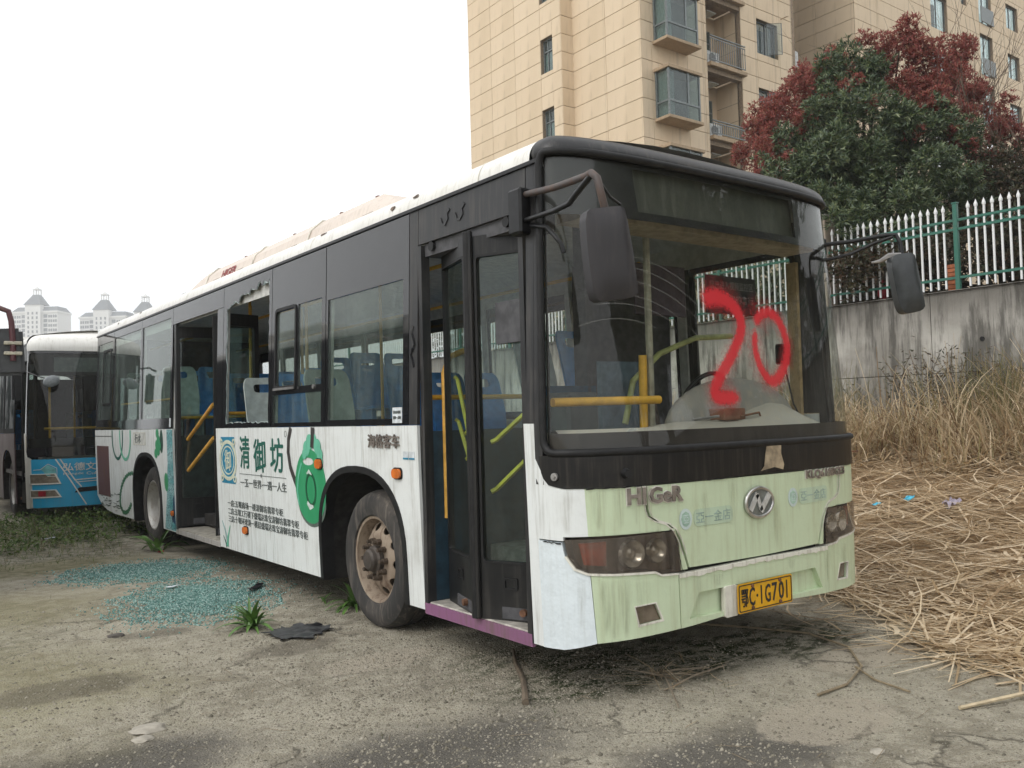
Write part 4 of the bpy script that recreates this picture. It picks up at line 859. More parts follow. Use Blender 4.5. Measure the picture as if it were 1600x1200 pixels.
for i in range(len(sb)-1):
    for j in range(2): y = sb[i][0]+(sb[i+1][0]-sb[i][0])*j/2; z = sb[i][1]+(sb[i+1][1]-sb[i][1])*j/2; dr('chain_bead', ell(y, z, .045, .030, 10), plain('bead_green', (.03, .15, .07), .45, var=.3), .002+.0006*((2*i+j) % 2))
SG = dr('framed_sign', rect(7.67, 1.19, 8.23, 1.343), plain('sign_grey', (.60, .61, .57), .5), .003); dr('sign_border', [rect(7.67, 1.19, 8.23, 1.343), rect(7.685, 1.197, 8.215, 1.336)], M_chip, .0046)
lettering('sign_lettering', '行木', .28, .11, SR, 8.16, 1.212, M_ink2, RA, .001, .0046, bold=.02, su=-1)
# wear on the rear corner: grime and scraped streaks
rw = random.Random(9)
for i in range(42):
    y = rw.uniform(9.0, 10.2); z = rw.uniform(.30, .52)+max(0, (y-9.9))*.15; a = rw.uniform(-.3, .3); L = rw.uniform(.05, .22)
    dr('scrape', stroke([(y, z), (y+L*.5*cos(a), z+L*.2*sin(a)+rw.uniform(-.01, .01)), (y+L*cos(a), z+L*.5*sin(a))], [.004, .012*rw.random()+.004, .003]), plain('grime_green', (.03, .055, .035), .8), .0055)
# ------------------------------------------------------------------ the two other buses
M_bwhite = paint('bus_cream_white', (.68, .67, .62), .4, .35, (.34, .31, .25)); M_bblue = paint('bus_blue', (.02, .33, .56), .4, .22, (.14, .24, .28)); M_bglass = glass('old_screen', (.46, .52, .50), .03)
M_dull = plain('dull_black', (.018, .018, .019), .75, spec=.1)
M_bside = glass('dark_side_glass', (.30, .34, .33), .95, .4, dcol=(.035, .04, .04))  # dark matt coat painted over the glass to kill its sky reflection
M_maroon = paint('bus_maroon', (.055, .022, .028), .5, .4, (.09, .07, .06))
def other_bus(name, loc, rz, label, low_front, low_side, blue):
    B = bpy.data.objects.new(name, None); COL.objects.link(B); B.location = loc; B.rotation_euler.z = rz; B.scale = (1, 1, .985); tag(B, label, 'bus', 'city buses parked in the yard')
    L = 10.2
    def S1(y, z, o=0.): return (XS(z)-o, y, z)
    def S2(y, z, o=0.): return (2.5-XS(z)+o, y, z)
    a1, a2 = arch(YF), arch(YR)
    for sm in (S1, S2):
        door = sm is S1
        if door:
            sheet([(1.27, ZS)]+a1+[(5.0, ZS), (5.0, ZB), (1.27, ZB)], sm, .02, step=(.5, .3)).build('side_panel', low_side, B); sheet([(6.3, ZS)]+a2+[(L, ZS+.1), (L, ZB), (6.3, ZB)], sm, .02, step=(.5, .3)).build('side_panel', low_side, B)
            sheet(rect(.13, ZS, .24, ZB), sm, .02).build('corner_panel', M_bwhite, B)
        else: sheet([(.13, ZS)]+a1+a2+[(L, ZS+.1), (L, ZB), (.13, ZB)], sm, .02, step=(.5, .3)).build('side_panel', low_side, B)
        for a, b in ((1.30, 2.55), (2.58, 3.83), (3.86, 4.98), (6.35, 7.6), (7.63, 8.9), (8.93, 10.15)) if door else ((.20, 1.22), (1.25, 2.55), (2.58, 3.83), (3.86, 5.1), (5.13, 6.35), (6.38, 7.6), (7.63, 8.9), (8.93, 10.15)):
            f_ = sheet([rect(a, ZB+.003, b, ZG), rect(a+.05, 1.46, b-.05, 2.42, .03)], sm, .02).build('window', M_dull, B); sheet(rect(a+.045, 1.455, b-.045, 2.425), sm, .004, -.01).build('pane', M_bside, f_)
        sheet(rect(.12, ZG, L, ZG+.022), sm, .02, .01).build('drip_rail', M_black, B)
        for c in (YF, YR):
            Q = arch(c, g=-.01, n=14, zb=ZS-.02); n = len(Q); e = (.03, .6) if door else (2.47, 1.9)
            MB().add([(e[0], y, z) for y, z in Q]+[(e[1], y, z) for y, z in Q], [(i, i+1, n+i+1, n+i) for i in range(n-1)]+[tuple(range(n, 2*n))]).build('wheel_housing', M_gallery, B)
            wheel(.09 if door else 2.41, c, .465, False, 1 if door else -1, parent=B)
    n = len(RP); yy = [.20, .5, 2, 4, 6, 8, 9.9, L]
    MB().add([(x, y, z-(.10 if y == L else 0)*sstep(.02, .3, min(x, 2.5-x))) for y in yy for x, z in RP], [(i*n+j, i*n+j+1, (i+1)*n+j+1, (i+1)*n+j) for i in range(len(yy)-1) for j in range(n-1)]).build('roof', M_roof, B, .7)
    MB().box((.35, 3.2, 2.90), (2.15, 6.8, 3.13), .05).build('roof_air_unit', M_bwhite, B)
    # front
    v = []; f = []; K = 7
    for i in range(NS+1):
        s = SL*i/NS; p = FRp(s, 2.62); o = dirn(s, 2.62); o = Vector((-1, 0, 0)) if i == 0 else Vector((1, 0, 0)) if i == NS else o; v.append(tuple(p+o*.004))
        for k_ in range(K): a = pi/2*k_/(K-1); v.append(tuple(p+o*(.012-RC*1.2*(1-cos(a)))+Vector((0, 0, .05+(RC+.06)*sin(a)))))
        t = float(np.interp(s, _S, _th)); xr = 1.25+t*(1.25-.19); zr = float(np.interp(min(xr, 2.5-xr), [q[0] for q in RP[:13]], [q[1] for q in RP[:13]])); v.append((xr, .36, zr+.005))
    m_ = K+2
    for i in range(NS): f += [(i*m_+j, (i+1)*m_+j, (i+1)*m_+j+1, i*m_+j+1) for j in range(m_-1)]
    MB().add(v, f).build('front_cap', M_roof, B, .8)
    sheet(rect(.10, 1.10, SL-.10, 2.63, .10, 4), FR, 0, -.01, STEPF).build('windscreen', M_bglass, B, .6)
    sheet([rect(.0, 1.02, SL, 2.66), rect(.13, 1.16, SL-.13, 2.58, .08, 4)], FR, .02, 0, STEPF).build('screen_surround', M_frit, B, .6)
    sheet([(.25, 2.24), (SL-.25, 2.24), (SL-.25, 2.60), (.25, 2.60)], FR, .01, -.03, STEPF).build('screen_top_band', M_dark, B, .6)
    sheet(rect(.55, 2.30, 1.6, 2.52), FR, .005, -.026, STEPF).build('route_display', plain('display_grey', (.14, .16, .15), .4), B, .6)
    sheet([(.13, 1.06), (SL-.13, 1.06), (SL-.13, 1.30), (.13, 1.30)], FR, .01, -.03, STEPF).build('screen_lower_band', M_dark, B, .6)
    W0 = .22
    for fn in (lambda P: P, mir):
        sheet(fn([(0, ZS), (W0, ZS+.02), (W0, .98), (.12, 1.02), (.0, 1.22)]), FR, .03, .004, STEPF).build('corner_cover', M_bwhite, B, .6)
        H = group_part('headlight', B)
        for z0, z1, m2 in ((.63, .76, M_refl), (.43, .52, M_refl)):
            P = fn([(W0-.02, z0), (.60, z0), (.54, z1), (W0-.02, z1)]); sheet(P, FR, .01, .010, STEPF).build('lens', plain('old_lens', (.20, .17, .13), .2), H, .6)
            sheet([fn([(W0-.03, z0-.018), (.63, z0-.018), (.56, z1+.012), (W0-.03, z1+.012)]), P], FR, .02, .016, STEPF).build('lamp_rim', M_bwhite, H, .6)
        if blue: sheet(fn([(W0+.10, .435), (.42, .435), (.42, .515), (W0+.10, .515)]), FR, .003, .014, STEPF).build('indicator', plain('tail_red', (.30, .02, .03), .3), H, .6)
    sheet([(W0+.004, ZS+.02), (SL-W0-.004, ZS+.02), (SL-W0-.004, .985), (W0+.004, .985)], FR, .03, .004, STEPF).build('front_panel', low_front, B, .6)
    if blue:
        for P, wd in (([(.56, .985), (.74, .68), (.96, .28)], .018), ([(.62, .985), (.80, .68), (.90, .55)], .018), ([(.80, .66), (2.2, .72)], .015), ([(.82, .625), (2.2, .68)], .01)): sheet(stroke(P, wd), FR, .004, .010, STEPF).build('white_stripe', M_bwhite, B)
        sheet([(.80, .47), (1.9, .52), (1.9, .58), (.86, .54)], FR, .004, .008, STEPF).build('air_slot', M_dark, B)
        lettering('front_lettering', '弘德文化传媒', .90, .12, FR, .66, .80, M_bwhite, B, .002, .012, bold=.015, step=(.07, .2)); [lettering('front_lettering', wd_, ww_, .045, FR, s_, .73, M_bwhite, B, .002, .012, step=(.07, .2)) for wd_, ww_, s_ in (('Hongde', .27, .66), ('Cultural', .32, .97), ('Media', .24, 1.33))]; lettering('front_lettering', '十堰', .20, .07, FR, 1.12, .585, M_bwhite, B, .002, .012)
        sheet([(.36, .84), (.46, .90), (.56, .84), (.56, .74), (.44, .74), (.40, .80)], FR, .002, .010, STEPF).build('logo', plain('logo_teal', (.16, .44, .44), .5), B); sheet(stroke([(.26, .83), (.36, .835), (.46, .915), (.575, .85), (.575, .73), (.45, .73)], .008), FR, .002, .013, STEPF).build('logo_line', M_bwhite, B)
        MB().tube([FR(1.0, 1.12, .02), FR(1.25, 1.16, .03), FR(1.8, 1.22, .03)], .008, 6).build('wiper', M_black, B)
    # inside
    MB().box((.06, .5, .70), (2.44, L-.1, .76)).build('floor', M_floor, B); MB().box((.06, L-.06, .76), (2.44, L-.01, 2.7)).build('rear_wall', M_int_dark, B)
    MB().add([(x, y, z) for y in (.25, L-.06) for x, z in CP], [(j, j+1, 8+j, 7+j) for j in range(6)]).build('ceiling', M_int_dark, B)
    MB().box((.20, -.05, .80), (2.3, .42, 1.22), .04).build('dashboard', M_dash, B)
    bar('dash_rail', (.25, .10, 1.44), (2.1, .10, 1.44), .02, None, B); bar('stanchion', (.36, .30, .8), (.36, .30, 2.7), .018, None, B); bar('stanchion', (.9, 1.4, .8), (.9, 1.4, 2.7), .018, None, B)
    for i in range(6):
        for x in (.4, 2.1): link('seat', SM_P if i % 2 else SM_B, None, B, loc=(x, 3.0+i*.95, .80))
    if 1:   # front door
        D = group_part('front_door', B); leaf((.035, .70), (.16, .26), .30, 2.45, D); leaf((.15, 1.24), (.035, .74), .30, 2.45, D)
        for z in (.62, 1.02): bar('door_bar', (.12, .85, z), (.12, 1.20, z+.45), .014, plain('yellow_tape', (.78, .62, .06), .5, var=.2), D)
        leaf((.05, 5.03), (.05, 5.63), .30, 2.48, D); leaf((.05, 5.66), (.05, 6.27), .30, 2.48, D)
        sheet(rect(.13, 2.48, 1.29, ZG), S1, .02).build('door_header', M_capblk, B); sheet(rect(5.0, 2.50, 6.33, ZG), S1, .02).build('door_header', M_capblk, B)
    return B
B2 = other_bus('city_bus', (-.78, 11.22, 0), 0., 'blue and cream city bus parked nose out behind the white bus', M_bblue, M_maroon, True)
A = group_part('mirror', B2)
MB().tube([FR(.02, 2.42, .02), (-.10, -.05, 2.44), (-.16, -.12, 2.38)], .014, 6).build('arm', M_black, A); MB().tube([FR(.10, 2.30, .0), (.10, -.35, 2.22), (.20, -.42, 2.18)], .008, 6).build('arm', M_black, A)
bm = bmesh.new(); bmesh.ops.create_uvsphere(bm, u_segments=16, v_segments=10, radius=1)
for p in bm.verts: p.co = Vector((p.co.x*.115, p.co.y*.03, p.co.z*.085))
bm.transform(Matrix.Translation((.27, -.43, 2.14)) @ Matrix.Rotation(radians(-20), 4, 'Y')); MB().bm(bm).build('round_mirror', plain('mirror_grey', (.22, .24, .25), .3), A, .9)
bm = bmesh.new(); bmesh.ops.create_cube(bm, size=1); bm.transform(Matrix.Translation((-.12, .02, 2.10)) @ Matrix.Diagonal((.12, .10, .50, 1))); bmesh.ops.bevel(bm, geom=bm.edges[:], offset=.03, segments=2, affect='EDGES'); MB().bm(bm).build('housing', M_black, A, .9)
# bus on the left: only its mirror reaches into the picture, the rest shows in the reflections
B3 = other_bus('city_bus', (-4.78, 5.55, 0), 0, 'bus at the left edge showing only a black mirror on a dark red arm', paint('cream_front', (.62, .58, .48), .4, .3), M_maroon, False)
A = group_part('mirror', B3); M_red = paint('dark_red_tube', (.075, .018, .024), .45, .3)
MB().tube([(2.46, -.0, 2.46), (2.75, -.15, 2.50), (3.00, -.22, 2.52), (3.07, -.24, 2.49), (3.09, -.25, 2.40), (3.10, -.26, 2.22), (3.10, -.26, 2.05)], .024, 8).build('arm', M_red, A, .9)
MB().tube([(2.46, -.0, 2.30), (2.80, -.16, 2.36), (3.0, -.22, 2.44)], .018, 8).build('arm', M_red, A, .9)
bm = bmesh.new(); bmesh.ops.create_cube(bm, size=1); bm.transform(Matrix.Diagonal((.235, .09, .42, 1))); bmesh.ops.bevel(bm, geom=bm.edges[:], offset=.03, segments=2, affect='EDGES')
bm.transform(Matrix.Translation((3.075, -.20, 2.13)) @ Matrix.Rotation(radians(-3), 4, 'Y') @ Matrix.Rotation(radians(-8), 4, 'Z')); MB().bm(bm).build('housing', plain('mirror_back', (.035, .037, .040), .45), A, .9)
for z in (2.10, 2.19): MB().box((3.03, -.285, z), (3.17, -.245, z+.032), .006).cyl((3.05, -.29, z+.016), (3.05, -.245, z+.016), .014, 8).cyl((3.15, -.29, z+.016), (3.15, -.245, z+.016), .014, 8).build('clamp', plain('zinc', (.45, .42, .34), .5, .6), A)
# ------------------------------------------------------------------ ground
def GZ(x, y):
    h = .82*sstep(3.0, 10.4, x)*sstep(-14, -4, y)
    h += .012*noise.noise(Vector((x*.9, y*.9, 0)))+.006*noise.noise(Vector((x*3.1, y*3.1, 2)))
    return h-.012
def axis(lo, hi, fine, far):
    a = list(np.arange(lo, hi+1e-6, fine)); st = fine; x = hi
    while x < far: st *= 1.35; x += st; a.append(x)
    st = fine; x = lo
    while x > -far: st *= 1.35; x -= st; a.insert(0, x)
    return a
gx, gy = axis(-4.5, 11.4, .09, 1300), axis(-3.2, 12, .09, 1300); nx, ny = len(gx), len(gy)
V = np.array([(x, y, GZ(x, y) if abs(x) < 14 and -8 < y < 20 else (GZ(min(x, 14), y) if x > 0 and -14 < y < 60 and x < 14 else -.02)) for y in gy for x in gx], np.float32)
ii, jj = np.meshgrid(np.arange(ny-1), np.arange(nx-1), indexing='ij'); i0 = (ii*nx+jj).ravel(); F = np.stack([i0, i0+1, i0+nx+1, i0+nx], 1)
k = N('yard_ground'); ob = k.obj(); n1 = k.noise(ob, 1.1, 7, .62); n2 = k.noise(ob, 7, 6, .68); n3 = k.noise(ob, 55, 5, .7); n4 = k.noise(ob, 160, 3, .7)
vo = k.n('TexVoronoi'); vo.inputs['Scale'].default_value = 95; k.l(ob, vo.inputs['Vector'])
c = k.mix(k.rng(n1, .36, .64), (.30, .270, .205), (.49, .448, .350)); c = k.mix(k.rng(n2, .44, .58, 0, .75), c, (.54, .495, .395)); c = k.mix(k.rng(k.noise(ob, 3.3, 8, .72), .52, .66, 0, .55), c, (.25, .218, .160)); c = k.mix(k.rng(k.noise(ob, 24, 5, .75), .50, .64, 0, .5), c, (.29, .256, .195)); c = k.mix(k.rng(n3, .55, .75, 0, .6), c, (.44, .395, .31)); c = k.mix(k.rng(n4, .52, .68, 0, .65), c, (.12, .10, .078))
c = k.mix(k.rng(vo.outputs['Color'], .55, .9, 0, .28), c, (.40, .385, .34))
sp = k.n('SeparateXYZ'); k.l(ob, sp.inputs[0])
def blob(cx, cy_, rx, ry, lo=.55, hi=1.05, amp=.9, ns=2.2):
    dx = k.math('DIVIDE', k.math('SUBTRACT', sp.outputs[0], cx), rx); dy = k.math('DIVIDE', k.math('SUBTRACT', sp.outputs[1], cy_), ry)
    d = k.math('SQRT', k.math('ADD', k.math('MULTIPLY', dx, dx), k.math('MULTIPLY', dy, dy))); d = k.math('ADD', d, k.math('MULTIPLY', k.math('SUBTRACT', k.noise(ob, ns, 6, .7), .5), amp*1.6)); return k.rng(d, lo, hi, 1, 0)
for a in ((-.85, -.15, 1.15, .55), (-2.0, .6, .8, .5), (.1, -1.0, .8, .4)): c = k.mix(k.math('MULTIPLY', blob(*a, .35, 1.1, .8, 1.6), .85), c, (.108, .100, .090))          # old tar
for a in ((-.30, 1.32, .42, .17), (.80, -.95, .42, .26), (.14, .60, .26, .12), (1.9, -.5, .5, .2)): c = k.mix(k.math('MULTIPLY', blob(*a, .86, .97, .45, 4), .8), c, (.47, .415, .33))   # bare screed
moss = k.rng(k.noise(k.obj((1, 1.9, 1)), 6, 7, .78), .44, .58)
vc = k.n('TexVoronoi', feature='DISTANCE_TO_EDGE'); vc.inputs['Scale'].default_value = 1.15; wv = k.n('VectorMath', operation='ADD'); nzv = k.n('TexNoise'); nzv.inputs['Scale'].default_value = 2.2; nzv.inputs['Detail'].default_value = 6; k.l(ob, nzv.inputs['Vector']); sc_ = k.n('VectorMath', operation='SCALE'); sc_.inputs['Scale'].default_value = .55; k.l(nzv.outputs['Color'], sc_.inputs[0]); k.l(ob, wv.inputs[0]); k.l(sc_.outputs[0], wv.inputs[1]); k.l(wv.outputs[0], vc.inputs['Vector'])
crk = k.math('MULTIPLY', k.rng(vc.outputs['Distance'], .0, .022, 1, 0), k.rng(k.noise(ob, 1.7, 3), .45, .6)); c = k.mix(k.math('MULTIPLY', crk, .75), c, (.08, .072, .055))
for a, s in (((.80, .25, 1.1, .50), 1.0), ((1.7, .05, 1.0, .40), .9), ((.45, .75, .7, .4), .8), ((-1.6, 7.6, 1.6, 1.6), .6), ((-2.6, 4.0, 1.2, 2.0), .35), ((.3, 3.2, .5, .8), .4), ((0.2, 9.3, 1.8, 1.4), .9)): c = k.mix(k.math('MULTIPLY', k.math('MULTIPLY', blob(*a), moss), s), c, (.035, .050, .016))
for a in ((-2.3, 2.2, 1.4, 1.6), (-1.9, 4.6, 1.2, 1.2), (-1.2, 6.8, 1.4, .8)): c = k.mix(k.math('MULTIPLY', blob(*a, .2, 1.1, .9, 1.3), .45), c, (.27, .245, .115))
for a in ((-.55, 1.95, .35, .2), (-1.1, 3.0, .3, .18), (-1.9, 2.0, .5, .25)): c = k.mix(k.math('MULTIPLY', blob(*a), .5), c, (.10, .085, .065))
hgt = k.math('ADD', k.math('MULTIPLY', n3, .6), k.math('ADD', k.math('MULTIPLY', n4, .15), k.math('ADD', k.math('MULTIPLY', n2, .8), k.math('MULTIPLY', vo.outputs['Distance'], -.25))))
M_ground = k.done(k.bsdf(c, .92, bump=hgt, bs=1.0, bd=.035, spec=.2))
GR = tri_mesh('ground', V, F, M_ground); tag(GR, 'grey brown gravelly yard with tar patches and moss', None, kind='structure'); GR.data.shade_smooth()
# loose stones close to the camera
r = RNG; n = 46000
X = np.concatenate([r.uniform(-3.2, 2.6, n//2), r.normal(-.2, 1.0, n//2)]); Y = np.concatenate([r.uniform(-2.6, 4.5, n//2), r.normal(.4, 1.2, n//2)])
sz = r.gamma(1.5, .0022, n)+.0028; sz = np.clip(sz, .002, .018)
oct_ = np.array([(1, 0, 0), (0, 1, 0), (-1, 0, 0), (0, -1, 0), (0, 0, .7), (0, 0, -.7)], float); of = np.array([(0, 1, 4), (1, 2, 4), (2, 3, 4), (3, 0, 4), (1, 0, 5), (2, 1, 5), (3, 2, 5), (0, 3, 5)])
Vs = np.empty((n, 6, 3)); an = r.uniform(0, pi, n); st = r.uniform(.6, 1.3, (n, 6, 1))
for q in range(6):
    ox, oy, oz = oct_[q]; Vs[:, q, 0] = X+(ox*np.cos(an)-oy*np.sin(an))*sz*st[:, q, 0]; Vs[:, q, 1] = Y+(ox*np.sin(an)+oy*np.cos(an))*sz*st[:, q, 0]*.8; Vs[:, q, 2] = oz*sz*st[:, q, 0]
Vs[:, :, 2] += np.array([GZ(a, b) for a, b in zip(X, Y)])[:, None]
Fs = (np.arange(n)[:, None, None]*6+of[None]).reshape(-1, 3)
GV = tri_mesh('gravel', Vs.reshape(-1, 3), Fs, leafmat('gravel_stone', [(.13, .118, .092), (.22, .20, .155), (.29, .265, .21), (.36, .33, .27)], .9, 0., .2), None, np.repeat(r.random(n), 8)); tag(GV, 'loose gravel scattered over the yard', None, kind='stuff')
# ------------------------------------------------------------------ upper terrace, retaining wall, fence
XW = 11.06; ZW = 3.19
k = N('stained_concrete'); o1 = k.obj((1, 1.6, .22)); st1 = k.noise(o1, 2.3, 6, .7); st2 = k.noise(k.obj((1, 5, .25)), 2.2, 5, .7); n2 = k.noise(k.obj(), 1.2, 6, .6); n3 = k.noise(k.obj(), 25, 5, .7)
c = k.mix(k.rng(n2, .35, .7), (.27, .255, .225), (.50, .48, .435)); c = k.mix(k.rng(st1, .45, .62, 0, .85), c, (.085, .08, .070)); c = k.mix(k.rng(st2, .5, .7, 0, .65), c, (.05, .048, .043)); c = k.mix(k.rng(n3, .6, .75, 0, .5), c, (.20, .185, .16))
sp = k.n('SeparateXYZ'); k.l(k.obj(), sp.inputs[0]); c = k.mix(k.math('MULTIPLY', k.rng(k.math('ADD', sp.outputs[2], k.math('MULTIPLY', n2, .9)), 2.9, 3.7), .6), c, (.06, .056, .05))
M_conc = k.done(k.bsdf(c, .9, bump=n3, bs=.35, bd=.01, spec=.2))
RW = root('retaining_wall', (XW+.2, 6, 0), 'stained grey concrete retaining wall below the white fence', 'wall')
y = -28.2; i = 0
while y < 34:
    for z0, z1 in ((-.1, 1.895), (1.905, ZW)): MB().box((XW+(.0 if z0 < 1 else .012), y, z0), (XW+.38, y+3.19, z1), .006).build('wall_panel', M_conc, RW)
    y += 3.2; i += 1
MB().box((XW-.03, -28.2, ZW), (XW+.42, 36, ZW+.012)).build('wall_coping', M_conc, RW)
for y, z in ((5.0, 1.35), (4.55, 1.55), (4.2, 1.40), (3.0, 2.4)): MB().cyl((XW-.004, y, z), (XW+.02, y, z), .035, 10).build('weep_hole', M_dark, RW)
M_bank = plain('terrace_soil', (.055, .050, .035), .95, var=.5, scale=3)
MB().box((XW+.36, -40, 2.0), (90, 120, ZW-.06)).build('terrace', M_bank); tag(bpy.data.objects['terrace'], 'dark planted terrace above the retaining wall', None, kind='structure')
FE = root('picket_fence', (XW+.15, 6, ZW), 'white picket fence with green posts and rails on the concrete wall', 'fence')
M_pk = paint('picket_white', (.76, .77, .77), .4, .2); M_fg = paint('fence_green', (.022, .135, .095), .4, .25, (.08, .10, .08))
def picket_mesh():
    mb = MB(); h = 1.30; w_ = .0135
    mb.box((-w_, -w_, .06), (w_, w_, h)); b = [(-.020, -.020, h), (.020, -.020, h), (.020, .020, h), (-.020, .020, h)]; t = [(x*1.05, y_*1.05, h+.035) for x, y_, z in b]
    mb.add(b+t+[(0, 0, h+.115)], [(0, 1, 5, 4), (1, 2, 6, 5), (2, 3, 7, 6), (3, 0, 4, 7), (4, 5, 8), (5, 6, 8), (6, 7, 8), (7, 4, 8), (3, 2, 1, 0)]); return mb.mesh('picket')
PKM = picket_mesh(); PKM.materials.append(M_pk)
RGM = MB().tube([(0, .048*cos(a), .048*sin(a)) for a in np.linspace(0, 2*pi, 15)[:-1]], .006, 4, closed=True).mesh('ring'); RGM.materials.append(M_fg)
XF = XW+.15; posts = [-6.15+2.385*i for i in range(17)]
for j, y in enumerate(posts):
    MB().box((XF-.035, y-.035, ZW), (XF+.035, y+.035, ZW+1.40), .006).box((XF-.042, y-.042, ZW+1.40), (XF+.042, y+.042, ZW+1.42)).build('post', M_fg, FE)
    if j < len(posts)-1:
        for z in (ZW+.20, ZW+.97, ZW+1.115): MB().box((XF-.02, y+.036, z), (XF+.02, y+2.349, z+.04)).build('rail', M_fg, FE)
        for q in range(17):
            yy = y+.19+q*.1253; link('picket', PKM, None, FE, loc=(XF-.001, yy, ZW), rot=(random.gauss(0, .003), random.gauss(0, .004), 0))
            if q < 16 and -1 < yy < 14: link('ring', RGM, None, FE, loc=(XF-.001, yy+.0627, ZW+1.062))
BP = root('brick_pillar', (XF+.2, 5.80, ZW), 'beige rendered pillar at the fence beside the bus windscreen', 'pillar')
MB().box((XF-.10, 5.66, ZW), (XF+.22, 5.95, ZW+1.62), .01).build('shaft', paint('beige_render', (.40, .33, .27), .8, .5), BP); MB().box((XF-.13, 5.63, ZW+1.62), (XF+.25, 5.98, ZW+1.68), .01).build('cap', M_conc, BP)
OB = root('brick_stub', (XF+.3, 3.60, ZW), 'small orange brick stub behind the green fence post', 'brick pier')
for i in range(7): MB().box((XF+.12, 3.49, ZW+.01+i*.066), (XF+.30, 3.62, ZW+.068+i*.066), .004).build('brick', plain('orange_brick', (.42, .14, .06), .8, var=.25), OB)
for (y, z, s) in ((4.95, .26, .20), (4.70, .18, .15)):
    bm = bmesh.new(); bmesh.ops.create_icosphere(bm, subdivisions=2, radius=1)
    for p in bm.verts: p.co = Vector((p.co.x*s*.5, p.co.y*s*.45, p.co.z*s))*(1+.25*noise.noise(p.co*2.3)); p.co += Vector((XF+.5, y, ZW+z))
    o = MB().bm(bm).build('red_bag', plain('red_plastic', (.40, .015, .03), .4), None, .9); tag(o, 'larger red plastic bag behind the white pickets' if s > .17 else 'smaller red plastic bag lower behind the white pickets', 'bag', 'red bags behind the fence')
# ------------------------------------------------------------------ apartment building
k = N('beige_cladding'); n1 = k.noise(k.obj((1, 1, .35)), .9, 5, .6); n2 = k.noise(k.obj(), .22, 4, .6); oi = k.n('ObjectInfo'); n3 = k.noise(k.obj(), 60, 3)
c = k.mix(k.rng(n1, .35, .7), (.68, .545, .385), (.60, .475, .325)); c = k.mix(k.math('MULTIPLY', oi.outputs['Random'], .6), c, (.72, .59, .43)); c = k.mix(k.rng(k.noise(k.obj((3, 3, .3)), 1.2, 5), .52, .8, 0, .55), c, (.30, .225, .15))
M_clad = k.done(k.bsdf(c, .75, bump=n3, bs=.05, spec=.3))
M_joint = plain('cladding_joint', (.27, .205, .14), .9); M_wfr = plain('window_frame_grey', (.17, .19, .19), .45, .3); M_slab = paint('slab_render', (.42, .31, .20), .85, .5, (.16, .125, .09))
M_bgl = glass('building_glass', (.66, .74, .73), .10, .02, 1.7, (.30, .36, .36), wave=.05); M_cur = plain('curtain', (.62, .64, .62), .8, var=.3, scale=25); M_room = plain('dim_room', (.10, .115, .115), .9)  # bluish film in building_glass paints in some reflected sky
AB = root('apartment_building', (30, 26, ZW), 'tall beige apartment block with bay windows and balconies above the bus', 'building')
PH = .771; Z0 = 13.60; SH = 3.085
def BX(x): return lambda u, z, o=0.: (x-o, u, z)      # wall facing -x
def BY(y): return lambda u, z, o=0.: (u, y-o, z)      # wall facing -y
HT = 40
def wall(name, fm, u0, u1, holes=(), t=.25): sheet([rect(u0, 3, u1, HT)]+[rect(*h) for h in holes], fm, t).build(name, M_joint, AB)
floors = range(-3, 8)
FZ = [12.85+SH*i for i in floors]   # bay sill slab heights
# openings per storey
L1, L2 = 20.95, 21.6; YFc = 20.17
hl = [(24.70, 14.52+SH*i-1.50+.0, 25.50, 14.52+SH*i) for i in floors]
wall('wall', BX(L1), 24.15, 31.0, hl); wall('wall', BX(L2), YFc, 24.15); wall('wall', BY(24.15), L1, L2)
bal = [(25.45, 12.74+SH*i+.02, 27.70, 12.74+SH*i+2.75) for i in floors]
wfr = [(28.80, 13.93+SH*i, 30.30, 15.46+SH*i) for i in floors]
wall('wall', BY(YFc), L2, 31.35, bal+wfr); wall('wall', BX(31.35), YFc, 21.4)
wall('wall', BX(36.6), 20.17, 33); wall('wall', BY(32), 31.3, 36.7); 
wb = [(44.1, 22.0-SH*j, 45.95, 23.9-SH*j) for j in range(-4, 4)]+[(47.6, 21.1-SH*j, 48.25, 22.55-SH*j) for j in range(-4, 4)]+[(53.2, 21.1-SH*j, 54.8, 22.6-SH*j) for j in range(-4, 4)]+[(49.75, 20.6-SH*j, 51.3, 23.0-SH*j) for j in range(-4, 4)]
wall('wall', BY(20.17), 36.6, 62, wb)
MB().box((L1+.02, 30.8, 3), (62, 31.0, HT)).build('rear_block', M_joint, AB); MB().box((31.45, 27.3, 3), (36.5, 27.5, HT)).build('recess_wall', M_clad, AB)
MB().box((L1-.2, YFc-.2, HT), (62, 31.2, HT+.6)).build('roof_parapet', M_slab, AB)
